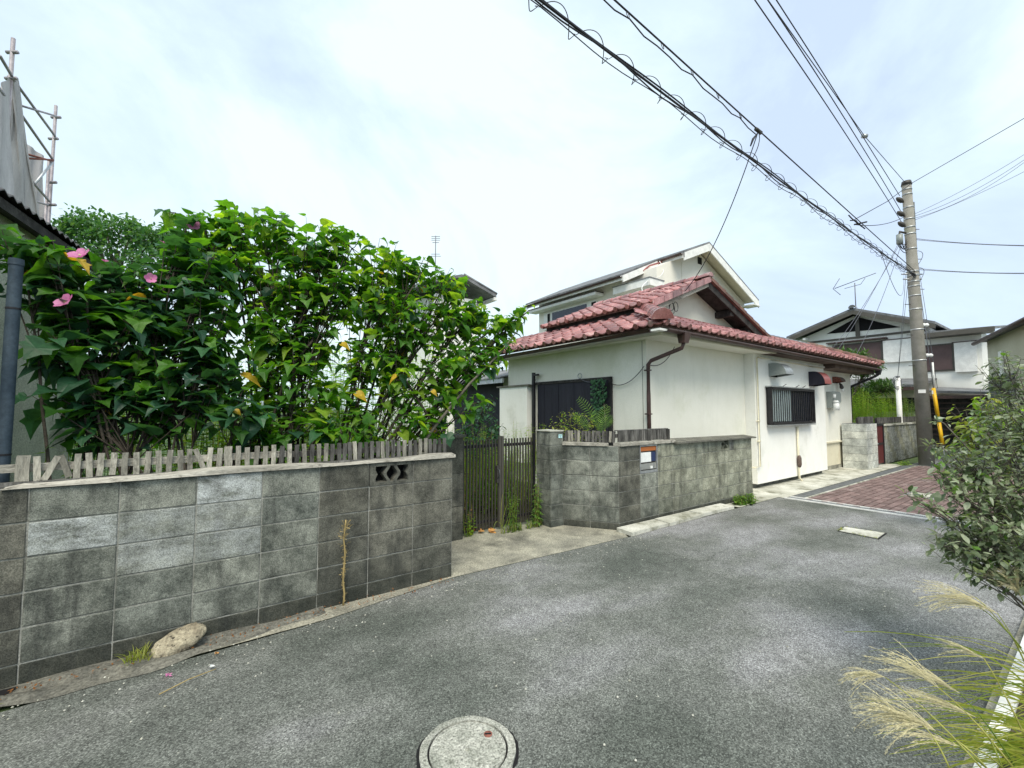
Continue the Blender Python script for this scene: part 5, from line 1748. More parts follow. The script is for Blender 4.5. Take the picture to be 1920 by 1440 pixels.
bun = thing('cable_bundle', 'thick black telephone cable bundle with spiral hangers crossing the sky to the pole', 'overhead cable', (8, 2.9, 5))
base = fitline([(2.28, 5.08), (4.2, 5.09), (6.16, 5.12), (8.1, 5.18), (11.0, 5.28), (16.9, 5.46), (-12, 5.35)], -12, 16.85, K, 130)
MB().tube(base, .0125, 6).build('main_cable', 'cable_black', bun)
MB().tube([p + Vector((0, .012 * math.sin(i * .5), .028)) for i, p in enumerate(base)], .0085, 5).build('messenger_wire', 'cable_black', bun)
MB().tube([p + Vector((0, -.02, -.05 - .028 * math.sin(i * .9) - .01 * math.sin(i * .37))) for i, p in enumerate(base)], .0075, 5).build('second_cable', 'cable_black', bun)
MB().tube([p + Vector((0, .02, -.06 + .03 * math.sin(i * .7 + 1))) for i, p in enumerate(base)], .005, 5).build('thin_cable', 'cable_black', bun)
hang = MB()
# spiral hanger loops, in 1.0 m lengths with flicked ends
x = 1.4
hx = []
while x < 16.4:
    pts = []
    for k in range(25):
        u = k / 24
        xx = x + u * .46
        a_ = u * 2 * math.pi + .6
        zb = float(np.interp(xx, [p.x for p in base], [p.z for p in base]))
        pts.append(Vector((xx, fy(xx) + .085 * math.cos(a_), zb - .03 + .085 * math.sin(a_))))
    pts.append(pts[-1] + Vector((.01, .05, .05)))
    hx.append(pts)
    x += .47
for pts in hx:
    MB().tube(pts, .0042, 4).build('spiral_hanger', 'cable_black', bun)
cl = at(1598, 414, 9.9)
for q in range(3):
    MB().tube([cl + Vector((-.25 + .2 * q, 0, .02)) + rv(.05), cl + Vector((-.05 + .2 * q, 0, .05)), cl + Vector((.1 + .2 * q, -.1, -.1))], .014, 5).build('splice', 'cable_black', bun)
MB().tube([base[-3], base[-3].lerp(base[-1], .5), base[-1]], [.03, .04, .03], 6).build('dead_end_grip', 'cable_black', bun)

s2 = thing('service_cable', 'twin black service cable with small ring hangers above the cable bundle', 'overhead cable', (6, 2.85, 5.7))
l2 = fitline([(3.27, 5.70), (4.79, 5.71), (6.57, 5.66), (11.06, 5.63), (16.9, 5.60), (-12, 5.9)], -12, 16.85, K, 120)
MB().tube(l2, .0095, 5).build('cable', 'cable_black', s2)
low = [p for p in l2 if p.x < 6.65]
lowp = []
for i, p in enumerate(low):
    ph = (p.x - 6.6) / .62
    lowp.append(p + Vector((0, -.02, -.085 - .060 * abs(math.sin(ph * math.pi)))))
MB().tube(lowp, .007, 5).build('lower_cable', 'cable_black', s2)
for k in range(1, 14):
    xx = 6.6 - .62 * k
    zb = float(np.interp(xx, [p.x for p in l2], [p.z for p in l2]))
    MB().tube([(xx + .02 * math.sin(a_), fy(xx) - .01 + .012 * math.cos(a_), zb - .045 + .048 * math.cos(a_)) for a_ in [i / 12 * 6.28 for i in range(13)]], .004, 4).build('ring_hanger', 'cable_black', s2)
tee = Vector((6.57, fy(6.57), 5.66))
MB().tube([tee - Vector((.08, 0, 0)), tee + Vector((.08, 0, 0))], .028, 6).build('clamp', 'dark_grey_paint', s2)
dc = thing('drop_cable', 'single black drop cable hanging from the overhead line down to the red gable roof', 'overhead cable', (7, 3.5, 5))
h_end = Vector((7.32, 4.56, 3.78))
MB().tube(span(tee, h_end, .28), .0075, 5).build('cable', 'cable_black', dc)
MB().tube([tee + Vector((0, 0, -.02)), tee + Vector((-.10, .03, -.14)), tee + Vector((-.17, .04, -.27))], [.008, .018, .010], 5).build('grip', 'cable_black', dc)
MB().tube(bez(tee, tee + Vector((.12, 0, -.12)), tee + Vector((-.12, .05, -.45)), 8), .006, 4).build('slack_loop', 'cable_black', dc)

pw = [([(6.15, 7.26), (10.76, 6.98), (16.75, 6.98), (-10, 8.0)], 'lowest black power line running from the pole to the top of the picture', .05, 6.98),
      ([(6.6, 7.55), (11.0, 7.28), (16.75, 7.32), (-10, 8.3)], 'middle black power line of the set running from the pole', .05, 7.3),
      ([(6.99, 7.80), (9.17, 7.62), (11.68, 7.50), (16.75, 7.75), (-10, 8.9)], 'upper black power line of the set with a grey spacer clamp', .05, 7.75)]
for pts, lab, kk, zt in pw:
    t = thing('power_line', lab, 'power line', (8, 2.8, 7), 'power lines running from the pole over the road')
    ln_ = fitline(pts, -10, 16.62, kk, 80)
    ln_ = [p + Vector((0, .22 * max(0, (p.x - 7) / 9.62) ** 2, (zt + .12 - ln_[-1].z) * max(0, (p.x - 10) / 6.62) ** 2)) for p in ln_]
    MB().tube(ln_, .0085, 5).build('wire', 'cable_black', t)
t = thing('power_line', 'power line tied to the very top of the pole and to the grey spacer clamp', 'power line', (8, 2.9, 8), 'power lines running from the pole over the road')
pc = at(1621, 255, 9.75)
MB().tube([onp(8.28), pc] + [pc + (at(1440, 0, 6.05) - pc) * u for u in (.5, 1, 1.8, 3.0)], .0075, 5).build('wire', 'cable_black', t)
MB().tube([pc - SIDE * .05, pc + SIDE * .05], .05, 8).build('spacer_clamp', 'galvanised', t)


def wire(name, label, a, b, sag, r=.008, m='cable_grey', cat='overhead cable', group=None, ends=None):
    t_ = thing(name, label, cat, Vector(a), group)
    MB().tube(span(a, b, sag), r, 5).build('wire', m, t_)
    return t_


def out(px, py, d): return at(px, py, d)


# lines leaving to the right edge, carried on past the frame
def beyond(a, b, u=1.7): return Vector(a).lerp(Vector(b), u)


c1 = at(1598, 414, 9.9)
e1 = at(1920, 222, 11)
t = thing('overhead_wire', 'black wire from the cable clamp past the pole top to the upper right', 'overhead cable', c1)
MB().tube([c1, c1.lerp(onp(8.2, -.1, -.2), .5) - zz * .05, onp(8.2, -.15, -.15), e1, beyond(onp(8.2), e1)], .009, 5).build('wire', 'cable_black', t)
t = thing('overhead_wire', 'black wire sagging from the cable clamp to the middle of the pole insulators', 'overhead cable', c1)
MB().tube(span(at(1602, 421, 9.9), onp(7.3) - SIDE * .1, .12), .009, 5).build('wire', 'cable_black', t)
MB().tube([at(1602, 421, 9.9), at(1625, 416, 10.0)], .018, 6).build('grip', 'cable_black', t)
for k, (py_, sg, nm) in enumerate(((290, .10, 'topmost'), (300, .20, 'second'), (305, .26, 'third'), (322, .08, 'lowest'))):
    st_ = onp(7.35 - .06 * k) + SIDE * .14
    en = at(1920, py_, 11.2)
    t = thing('overhead_wire', f'{nm} of the four thin wires sagging from the pole insulators to the right edge', 'overhead cable', st_, 'thin wires leaving the pole to the right')
    mid_ = st_.lerp(en, .5) - zz * sg * 1.4
    MB().tube(bez(st_, mid_, en, 14) + [beyond(st_, en, 1.6)], .006, 5).build('wire', 'cable_grey', t)
for (z_, py_, lab) in ((6.62, 460, 'pale twin wire leaving the pole almost level to the right edge'), (5.72, 512, 'lower pale twin wire leaving the pole to the right edge')):
    st_ = onp(z_) + SIDE * .16
    en = at(1920, py_, 11.2)
    t = thing('overhead_wire', lab, 'overhead cable', st_)
    for o_ in (0, -.035):
        MB().tube(bez(st_ + zz * o_, st_.lerp(en, .5) - zz * .08, en + zz * o_ * .5, 10) + [beyond(st_, en, 1.5)], .008, 5).build('wire', 'cable_grey', t)
# service drops down-left
for k, (dx, ex_) in enumerate(((-.02, (15.35, 4.7, 3.30)), (.03, (15.30, 4.85, 3.32)), (.07, (15.62, 4.4, 3.0)))):
    t = thing('service_drop', ['leftmost', 'middle', 'rightmost'][k] + ' of three pale service wires from pole case to roof end', 'overhead cable', jb, 'service wires dropping from the pole')
    MB().tube(span(jb + SIDE * dx - zz * .1, ex_, .12 + .05 * k, 16), .0065, 4).build('wire', 'cable_grey', t)
for k in range(2):
    t = thing('service_drop', ['left', 'right'][k] + ' one of the two thin wires dropping from the pole to the white service post', 'overhead cable', onp(5.6))
    MB().tube(span(onp(5.6 - .3 * k) - SIDE * (.2 - .03 * k), (SPX, SPY, 2.64), .03, 10), .006, 4).build('wire', 'cable_grey', t)
t = thing('service_drop', 'thin slack loop of wire under the cable bundle left of the pole', 'overhead cable', (15, 3.1, 5))
MB().tube(bez(Vector((13.2, 3.06, 5.3)), Vector((14.9, 3.05, 3.75)), Vector((15.3, 3.1, 5.25)), 16), .006, 4).build('wire', 'cable_grey', t)

# ================================================================== SMALL THINGS ON THE GROUND
t = thing('boulder', 'flat pale brown boulder with dark pits leaning at the foot of the block wall', 'boulder', (-.01, 3.66, 0))
bm = bmesh.new()
bmesh.ops.create_icosphere(bm, subdivisions=4, radius=1)
from mathutils import noise as mn
R = Matrix.Rotation(math.radians(2), 3, 'Z') @ Matrix.Rotation(math.radians(-18), 3, 'Y') @ Matrix.Rotation(math.radians(38), 3, 'X')
for v in bm.verts:
    p = v.co.copy()
    p *= 1 + .10 * mn.noise(p * 1.3) + .05 * mn.noise(p * 4) + .035 * mn.noise(p * 7) + .03 * mn.noise(p * 15)
    p = Vector((max(-.92, min(.95, p.x)) * .17, p.y * .085, max(-.8, min(.72, p.z)) * .040 / .7)) * .92
    v.co = R @ p + Vector((-.01, 3.68, .066))
me = bpy.data.meshes.new('boulder')
bm.to_mesh(me)
bm.free()
me.materials.append(MATS['stone'])
for p in me.polygons: p.use_smooth = True
o = bpy.data.objects.new('stone_body', me)
C.objects.link(o)
o.parent = t
o.location = -t.location
# dry stalk standing against the wall
t = thing('dry_stalk', 'dead tan weed stalk standing against the front of the block wall', 'weed', (1.05, 3.72, 0))
pts = [Vector((1.045 + .006 * math.sin(k), 3.735 + .004 * math.cos(k * 1.7), .68 * k / 14)) for k in range(15)]
MB().tube(pts, [.008] * 10 + [.006] * 5, 5).build('stalk', 'dry_stem', t)
fz = MB()
for k in range(220):
    u = rnd() ** .7
    p = pts[min(14, int(u * 14))].copy() + rv(.006)
    d = (rv() + Vector((0, -.3, .6 if u > .75 else -.2))).normalized()
    L_ = uni(.015, .035) if u < .75 else uni(.03, .075)
    fz.add([p, p + d * L_ + rv(.003), p + d * L_ * .9 + rv(.006)], [(0, 1, 2)])
fz.build('dry_leaves', 'dry_stem', t, kind='stuff')


def grass_tuft(name, label, c, n, h, spread, m, cat='grass tuft', lean=(0, 0), r=.05, w=.004, kind_parts=False):
    t_ = thing(name, label, cat, c)
    mb_ = MB()
    c = Vector(c)
    for k in range(n):
        b = c + Vector((uni(-r, r), uni(-r, r), 0))
        d = Vector((uni(-1, 1) * spread + lean[0], uni(-1, 1) * spread + lean[1], 1))
        L_ = h * uni(.5, 1)
        tip = b + d.normalized() * L_ + Vector((d.x, d.y, -.35)) * L_ * uni(.1, .6)
        mid = b + Vector((d.x * .3, d.y * .3, 1)).normalized() * L_ * .6
        pp = bez(b, mid, tip, 5)
        sd_ = (tip - b).cross(Vector((0, 0, 1)))
        sd_ = sd_.normalized() * w if sd_.length > 1e-5 else Vector((w, 0, 0))
        vs = []
        for i, q_ in enumerate(pp):
            ww = sd_ * (1 - (i / 4) ** 2)
            vs += [q_ - ww, q_ + ww]
        mb_.add(vs, [(2 * i, 2 * i + 1, 2 * i + 3, 2 * i + 2) for i in range(4)])
    mb_.build('blades', m, t_, kind='stuff')
    return t_


grass_tuft('grass_tuft', 'yellow green grass tuft beside the boulder at the wall foot', (-.22, 3.67, .01), 70, .10, 1.1, 'leaf_yellowgreen', r=.06, w=.0025)
grass_tuft('grass_tuft', 'small green sprout in the drain slot at the left edge', (-.82, 3.56, 0), 10, .07, 1.2, 'leaf_yellowgreen', r=.02)
# stick, petals, litter
t = thing('fallen_twig', 'long thin pale twig lying on the asphalt near the fallen flower', 'twig', (.04, 3.25, 0))
a_, b_ = onz(298, 1302, .012), onz(405, 1254, .012)
MB().tube([a_, a_.lerp(b_, .5) + Vector((0, .01, .005)), b_], .003, 5).build('stick', 'dry_stem', t)
for k, (px, py, lab, m_) in enumerate(((316, 1265, 'crumpled pink hibiscus flower fallen on the asphalt near the boulder', 'petal_pink'), (398, 1250, 'small white and pink dried petal at the upper end of the long twig', 'white_plastic'),
                                    (405, 1226, 'curled brown leaf on the asphalt right of the boulder', 'orange_leaf'))):
    t = thing('fallen_petal', lab, 'petal', onz(px, py))
    c_ = onz(px, py, .012)
    m0 = MB()
    for q in range(9):
        Rr = leaf_matrix(rv() + Vector((0, 0, .3)), rv(), uni(.012, .024))
        m0.add([c_ + Rr @ v for v in SMALL[0]], SMALL[1])
    m0.build('petals', m_, t)
for k, (px, py, s_, lab, m_) in enumerate(((878, 1000, .085, 'large curled brown dead leaf at the left foot of the gate', 'dark_leaf_litter'), (900, 998, .05, 'pale folded dead leaf between two brown ones by the gate', 'orange_leaf'),
                                           (922, 998, .06, 'orange brown dead leaf at the gate centre', 'orange_leaf'))):
    c_ = onz(px, py, .01)
    t = thing('dead_leaf', lab, 'dead leaf', c_)
    vs, fs = LOBED
    for q in range(3 if k == 0 else 2):
        Rr = leaf_matrix(Vector((uni(-1, 1), uni(-.4, .4), .4 if k == 0 else .1)), Vector((0, -.5, 1)) + rv(.4), s_ * 1.3)
        MB().add([c_ + Vector((uni(-.02, .02), uni(-.02, .02), .02 * q)) + Rr @ v for v in vs], fs).build('leaf_blade', m_, t)
# scattered crumbs
cr = MB()
for k in range(420):
    x, y = uni(-1.5, 5), uni(.8, 3.7)
    if k % 2: y = 3.62 - abs(random.gauss(0, .18))
    s_ = uni(.003, .008)
    z0 = .0
    cr.add([(x - s_, y, z0), (x, y - s_, z0), (x + s_, y, z0), (x, y + s_, z0), (x, y, z0 + s_)], [(0, 1, 4), (1, 2, 4), (2, 3, 4), (3, 0, 4)])
cr.build('gravel_crumbs', 'pale_concrete', label='loose pale grit scattered over the asphalt and the wall foot', cat='gravel', kind='stuff')
dr_ = MB()
for k in range(260):
    x = uni(-1.4, 2.0)
    c_ = Vector((x, 3.6 + uni(0, .14), .025))
    Rr = leaf_matrix(rv(), Vector((0, 0, 1)) + rv(.5), uni(.008, .022))
    dr_.add([c_ + Rr @ v for v in SMALL[0]], SMALL[1])
dr_.build('leaf_litter', 'dark_leaf_litter', label='dark brown leaf crumbs gathered along the wall foot', cat='leaf litter', kind='stuff')

# ================================================================== PLANTS
G0 = 0.0


def CL(*a):       # px, py, depth, radius, leaves
    return [(at(p[0], p[1], p[2]), p[3], p[4]) for p in a]


hib = [LOBED, HEART, LOBED2, HEART2]
hib2 = [HEART, LOBED, HEART2, LOBED2]


def flower(par, p, s_, face, m='petal_pink', n=5):
    fl = []
    face = Vector(face).normalized()
    vs = [Vector(v) for v in [(0, 0, 0), (.28, .35, .10), (.42, .75, .16), (.2, 1.0, .10), (-.2, 1.02, .14), (-.42, .75, .10), (-.28, .35, .12)]]
    fs = [(0, 1, 2), (0, 2, 3), (0, 3, 4), (0, 4, 5), (0, 5, 6)]
    root = None
    for k in range(n):
        a_ = 2 * math.pi * k / n
        s1 = face.cross(Vector((.1, .2, 1))).normalized()
        s2_ = face.cross(s1)
        d = s1 * math.cos(a_) + s2_ * math.sin(a_) + face * .45
        Rr = leaf_matrix(d, face, s_)
        m_ = MB().add([Vector(p) + Rr @ v for v in vs], fs, True)
        if root is None:
            root = m_.build('flower', m, par)
        else:
            m_.build('petal', m, root)
    MB().tube([Vector(p), Vector(p) + face * s_ * .35], s_ * .09, 5).build('pistil', 'plume_straw', root)


toc = -HEAD
L1 = shrub('hibiscus_shrub', 'big dark leaved hibiscus shrub with pink flowers at the left behind the picket fence', 'shrub',
           [(-.75, 4.65, 0), (-.55, 4.8, 0), (-.30, 4.7, 0), (-.1, 4.9, 0), (.1, 4.75, 0)],
           CL((40, 460, 3.5, (.28, .28, .13), 32), (105, 478, 3.55, (.24, .24, .12), 28), (110, 525, 3.6, (.3, .3, .16), 32), (190, 525, 4.0, (.34, .34, .18), 42), (260, 530, 4.2, (.34, .34, .22), 44), (335, 470, 4.5, .24, 36), (350, 420, 4.6, .13, 14),
              (120, 560, 3.6, .28, 30), (140, 650, 3.6, .28, 40), (130, 735, 3.55, .24, 30), (200, 600, 3.9, .36, 66), (210, 690, 3.9, .36, 66), (240, 770, 3.8, .28, 34),
              (300, 580, 4.2, .40, 78), (310, 670, 4.1, .38, 72), (330, 760, 4.0, .26, 30), (400, 520, 4.5, .40, 70), (400, 610, 4.3, .40, 76), (400, 700, 4.2, .34, 56), (450, 760, 4.1, .24, 24), (160, 815, 3.6, .14, 12)),
           .175, hib, ['leaf_dark', 'leaf_mid', 'leaf_yellow'], [.62, .378, .002], 'bark', stem_r=.016, per_twig=6, twig_r=.0045, droop=.30, dens=2.0)
L2 = shrub('hibiscus_shrub', 'tall green hibiscus shrub rising highest in the middle behind the picket fence', 'shrub',
           [(.45, 4.95, 0), (.62, 5.1, 0), (.8, 5.0, 0), (.95, 5.15, 0)],
           CL((385, 420, 4.9, .28, 40), (440, 440, 5.0, .32, 50), (500, 430, 5.0, .34, 56), (560, 455, 5.0, .32, 56), (610, 450, 5.0, .34, 60), (660, 455, 5.0, .28, 40),
              (470, 520, 4.9, .40, 84), (560, 540, 4.9, .42, 90), (640, 540, 4.9, .42, 90), (500, 620, 4.7, .38, 80), (580, 640, 4.7, .36, 70), (520, 700, 4.6, .30, 44), (600, 730, 4.6, .30, 40), (430, 390, 5.0, .12, 10), (330, 395, 4.9, .12, 10), (540, 800, 4.4, .16, 14), (470, 800, 4.3, .2, 26), (600, 800, 4.5, .22, 30), (520, 760, 4.6, .25, 30)),
           .150, hib2, ['leaf_mid', 'leaf_dark', 'leaf_bright', 'leaf_yellow'], [.66, .12, .216, .004], 'bark', stem_r=.018, per_twig=6, twig_r=.0042, droop=.35, dens=2.0)
L3 = shrub('hibiscus_shrub', 'spreading bright green hibiscus shrub reaching right toward the tiled roof', 'shrub',
           [(1.15, 4.9, 0), (1.3, 5.0, 0), (1.5, 5.1, 0)],
           CL((720, 480, 5.1, .30, 54), (780, 500, 5.2, .30, 54), (830, 530, 5.2, .28, 50), (700, 560, 5.0, .38, 84), (780, 590, 5.1, .38, 84), (860, 590, 5.2, .32, 60), (920, 610, 5.3, .28, 46),
              (965, 600, 5.3, .16, 22), (990, 580, 5.3, .10, 12), (840, 670, 5.1, .32, 64), (910, 670, 5.2, .26, 44), (960, 650, 5.2, .16, 18), (690, 660, 4.9, .34, 66), (760, 700, 4.9, .32, 56), (840, 740, 5.0, .24, 34), (690, 750, 4.8, .26, 34), (780, 780, 4.8, .20, 24), (890, 750, 5.0, .14, 12), (640, 800, 4.4, .12, 10), (700, 805, 4.7, .2, 26), (820, 800, 4.9, .2, 26), (860, 545, 5.3, .2, 26), (895, 575, 5.4, .2, 30), (750, 640, 5.3, .35, 60), (740, 530, 5.4, .3, 50)),
           .125, hib2, ['leaf_mid', 'leaf_bright', 'leaf_dark', 'leaf_yellow'], [.62, .30, .07, .008], 'bark', stem_r=.020, per_twig=6, twig_r=.004, droop=.4, dens=2.2)
# the forked trunk that shows in front
MB().tube([Vector((.95, 4.72, 0)), at(548, 838, 4.55), at(545, 760, 4.55), at(552, 680, 4.6)], [.024, .022, .019, .016], 7).build('trunk', 'bark', L2)
MB().tube([at(552, 680, 4.6), at(520, 620, 4.7), at(480, 540, 4.8), at(430, 450, 4.95)], [.014, .012, .009, .005], 6).build('trunk', 'bark', L2)
MB().tube([at(552, 680, 4.6), at(585, 640, 4.7), at(605, 560, 4.8), at(590, 450, 4.95)], [.014, .012, .009, .005], 6).build('trunk', 'bark', L2)
MB().tube([Vector((1.4, 4.85, 0)), at(815, 800, 4.8), at(880, 720, 4.95), at(940, 660, 5.1), at(985, 600, 5.3)], [.022, .018, .014, .009, .004], 6).build('trunk', 'bark_grey', L3)
MB().tube([at(815, 800, 4.8), at(740, 680, 4.9), at(760, 560, 5.0), at(810, 480, 5.1)], [.016, .012, .009, .004], 6).build('trunk', 'bark', L3)
flower(L1, at(153, 483, 3.45), .085, toc + Vector((0, 0, .9)))
flower(L1, at(127, 570, 3.40), .085, toc + Vector((-.3, 0, .8)))
flower(L1, at(283, 523, 4.0), .055, toc + Vector((.6, 0, .1)))
flower(L1, at(362, 425, 4.6), .075, toc + Vector((.6, 0, .3)))
flower(L1, at(306, 458, 4.4), .045, (0, 0, 1))
flower(L1, at(197, 491, 3.8), .03, (0, 0, 1))
for (px, py, d_, s_) in ((668, 738, 4.3, .13), (640, 645, 4.6, .11), (743, 706, 4.5, .12), (810, 733, 4.6, .08), (440, 770, 3.95, .07)):
    p_ = at(px, py, d_)
    vs, fs = HEART
    Rr = leaf_matrix(SIDE * uni(-1, 1) + Vector((0, 0, -.4)), toc * .6 + Vector((0, 0, 1)), s_)
    MB().add([p_ + Rr @ v for v in vs], fs).build('yellow_leaf', 'leaf_yellow', L2 if px < 700 else L3)


def weeds(name, label, c, r, n, h, leaf, mat, shapes=(LANCE,), cat='weed', stem_m='blade', singles=60, kind=None, drp=.2, lean=Vector((0, 0, 0)), step=.035):
    t_ = thing(name, label, cat, c)
    if kind: t_['kind'] = kind
    c = Vector(c)
    lv = []
    sm = MB()
    for k in range(n):
        a_ = uni(0, 6.28)
        q_ = math.sqrt(rnd())
        b = c + Vector((r[0] * q_ * math.cos(a_), r[1] * q_ * math.sin(a_), 0))
        H_ = h * uni(.6, 1.05)
        tp = b + Vector((uni(-.12, .12) * H_, uni(-.12, .12) * H_, H_)) + lean * H_
        pp = bez(b, (b + tp) / 2 + rv(.03), tp, 7)
        sm.tube(pp, [.006 * (1 - i / 8) for i in range(7)], 4, False)
        m_ = max(4, int(H_ / step))
        ph = uni(0, 6)
        for j in range(m_):
            u = .12 + .88 * j / m_
            i = min(5, int(u * 6))
            p = pp[i].lerp(pp[i + 1], u * 6 - i)
            ph += 2.4
            d = Vector((math.cos(ph), math.sin(ph), .35 - drp)).normalized()
            lv.append((p, d, Vector((0, 0, 1)) + rv(.4), leaf * uni(.6, 1.1) * (1.1 - .5 * u), random.randrange(len(shapes)), 0))
    sm.build('stems', stem_m, t_, kind='stuff')
    leaves_build(lv, list(shapes), [mat], t_, singles)
    return t_


# undergrowth in the garden
weeds('undergrowth', 'mass of bright green weeds filling the garden behind the gate and shrubs', (2.2, 6.3, 0), (3.4, 1.0), 420, 1.3, .13, 'leaf_bright', cat='undergrowth', singles=0, kind='stuff', step=.05)
weeds('undergrowth', 'darker mixed weeds under the hibiscus shrubs', (.6, 5.6, 0), (1.7, .6), 110, .95, .10, 'leaf_mid', (LANCE, OVAL), cat='undergrowth', singles=0, kind='stuff', step=.055)
weeds('garden_hedge', 'tall loose light green hedge at the back of the garden', (.8, 8.6, 0), (3.8, .5), 460, 2.9, .19, 'leaf_bright', (OVAL, LANCE), cat='hedge', singles=120, step=.075)
weeds('undergrowth', 'bright yellow green weeds crowding right behind the gate bars', (4.0, 5.75, 0), (.9, .5), 120, 1.05, .10, 'leaf_bright', cat='undergrowth', singles=0, kind='stuff', step=.045)
weeds('garden_weed', 'bright yellow green weeds showing above the gate against the white wall', (4.6, 6.6, 0), (.9, .7), 46, 1.35, .09, 'leaf_bright', singles=60, step=.04)
shrub('broadleaf_shrub', 'dark glossy shrub in the shade beside the porch', 'shrub', [(4.6, 7.9, 0), (4.9, 8.1, 0)],
      CL((905, 760, 7.6, .35, 130), (925, 800, 7.6, .35, 120), (880, 790, 7.2, .3, 90), (900, 830, 7.0, .35, 110)), .09, [OVAL], ['leaf_dark'], [1], 'bark', singles=60, per_twig=8)
# gate weeds
weeds('goldenrod', 'tall leafy goldenrod weed in front of the right gate leaf', (3.86, 4.66, 0), (.10, .05), 7, .72, .095, 'leaf_weed', drp=.35, singles=200, lean=Vector((-.02, 0, 0)), step=.022)
weeds('goldenrod', 'leafy goldenrod weed growing before the middle of the gate', (3.45, 4.72, 0), (.10, .05), 6, .62, .085, 'leaf_weed', drp=.35, singles=160, lean=Vector((-.05, 0, 0)), step=.022)
weeds('ground_weed', 'low green weeds along the gate threshold', (3.62, 4.66, 0), (.40, .05), 40, .12, .05, 'leaf_weed', (OVAL, LANCE), singles=100, step=.02)
weeds('garden_weed', 'bright lime weed at the lower left of the gate bars', (2.86, 4.80, 0), (.10, .03), 7, .36, .055, 'leaf_bright', (OVAL,), singles=100, step=.03)
weeds('dry_weed', 'withered orange weed behind the upper left gate bars', (2.98, 4.98, 0), (.08, .04), 3, 1.1, .06, 'orange_leaf', (OVAL,), singles=30, stem_m='dry_stem', step=.09)
t = thing('long_grass', 'pale arching long grass blades drooping before the gate', 'grass', (3.4, 4.66, 0))
for k in range(9):
    b = Vector((3.30 + uni(-.06, .10), 4.66 + uni(-.04, .04), 0))
    tip = b + Vector((uni(.1, .45), uni(-.15, .05), uni(.2, .55))) if k < 5 else b + Vector((uni(-.5, .3), uni(-.35, -.1), uni(.02, .12)))
    mid = (b + tip) / 2 + Vector((-.05, 0, uni(.2, .35)))
    pp = bez(b, mid, tip, 9)
    sd_ = (tip - b).cross(Vector((0, 0, 1))).normalized()
    vs = []
    for i, q_ in enumerate(pp):
        ww = sd_ * .005 * (1 - (i / 8) ** 2) + Vector((0, 0, .001))
        vs += [q_ - ww, q_ + ww]
    MB().add(vs, [(2 * i, 2 * i + 1, 2 * i + 3, 2 * i + 2) for i in range(8)]).build('blade', 'blade', t)
# shrub by the shutters, fern, climber
shrub('azalea', 'yellow green rounded azalea below the dark shutters', 'shrub', [(4.95, 5.1, 0), (5.05, 5.3, 0)],
      CL((1050, 790, 7.0, .20, 90), (1070, 775, 7.0, .20, 90), (1035, 805, 6.9, .18, 70), (1095, 785, 6.9, .2, 80), (1120, 800, 6.7, .2, 70), (1085, 810, 6.7, .2, 70)), .055, [OVAL], ['leaf_yellowgreen', 'leaf_bright'], [.7, .3], 'bark_grey', singles=150, per_twig=8, twig_r=.003, stem_r=.01)
t = thing('fern', 'light green fern fronds rising before the dark shutters', 'fern', (5.15, 4.95, 0))
for (p0, p1, p2) in (((1125, 812, 6.7), (1110, 770, 6.7), (1085, 748, 6.6)), ((1120, 812, 6.6), (1128, 780, 6.6), (1140, 762, 6.6)), ((1125, 815, 6.5), (1132, 790, 6.5), (1148, 784, 6.5)),
                     ((1105, 812, 6.6), (1100, 790, 6.6), (1075, 778, 6.6)), ((1130, 815, 6.6), (1120, 790, 6.6), (1112, 772, 6.6))):
    pp = bez(at(*p0) + Vector((0, 0, -.9)) * 0, at(*p1), at(*p2), 16)
    fr_ = MB()
    fr_.tube(pp, .004, 4)
    for i in range(2, 16):
        ax = (pp[min(i + 1, 15)] - pp[i - 1]).normalized()
        sd_ = ax.cross(toc).normalized()
        L_ = .085 * math.sin(math.pi * (1 - i / 18)) + .012
        for s_ in (-1, 1):
            Rr = leaf_matrix(sd_ * s_ + ax * .35, toc + Vector((0, 0, .6)), L_)
            fr_.add([pp[i] + Rr @ Vector((v.x * .45, v.y, v.z)) for v in LANCE[0]], LANCE[1])
    fr_.build('frond', 'leaf_weed', t)
t = thing('climbing_vine', 'dark ivy hanging over the right end of the shutters', 'vine', (5.8, 5.25, 1.8))
lv = []
for k in range(190):
    u = rnd()
    p = Vector((5.80 + uni(-.05, .04), 5.32 + uni(-.17, .17) * (1.1 - u * .5), 2.12 - u * .62))
    lv.append((p, Vector((-.3, uni(-1, 1), -.5)), Vector((-1, uni(-.3, .3), .6)), uni(.035, .065), random.randrange(2), 0))
leaves_build(lv, [LOBED, HEART], ['leaf_dark'], t, 190)
MB().tube([(5.82, 5.22, .9), (5.82, 5.20, 1.4), (5.83, 5.28, 2.1)], .010, 5).build('stem', 'bark_grey', t)
# weed at the end of the mailbox wall
weeds('ground_weed', 'low green leafy weed at the right foot of the mailbox wall', (7.55, 3.70, 0), (.26, .12), 34, .17, .085, 'leaf_weed', (OVAL, HEART), singles=160, step=.02)
weeds('ground_weed', 'small green weed near the base of the utility pole', (16.4, 3.55, 0), (.3, .12), 14, .15, .09, 'leaf_bright', (OVAL,), singles=40, step=.03)
for k, (x, lab) in enumerate(((15.2, 'leftmost light green leafy plant above the pale pillar'), (15.9, 'second light green leafy plant above the small red door'), (16.7, 'third light green leafy plant above the far mossy wall'), (17.5, 'light green leafy plant before the white service post'))):
    weeds('planter_shrub', lab, ((18.35, 5.12, .0), (19.0, 4.85, 0), (19.8, 4.62, 0), (20.6, 4.38, 0))[k], (.6, .3), 110, (2.25, 2.1, 2.15, 2.0)[k], .13, 'leaf_bright' if k < 3 else 'leaf_weed', singles=30, cat='shrub', step=.035)
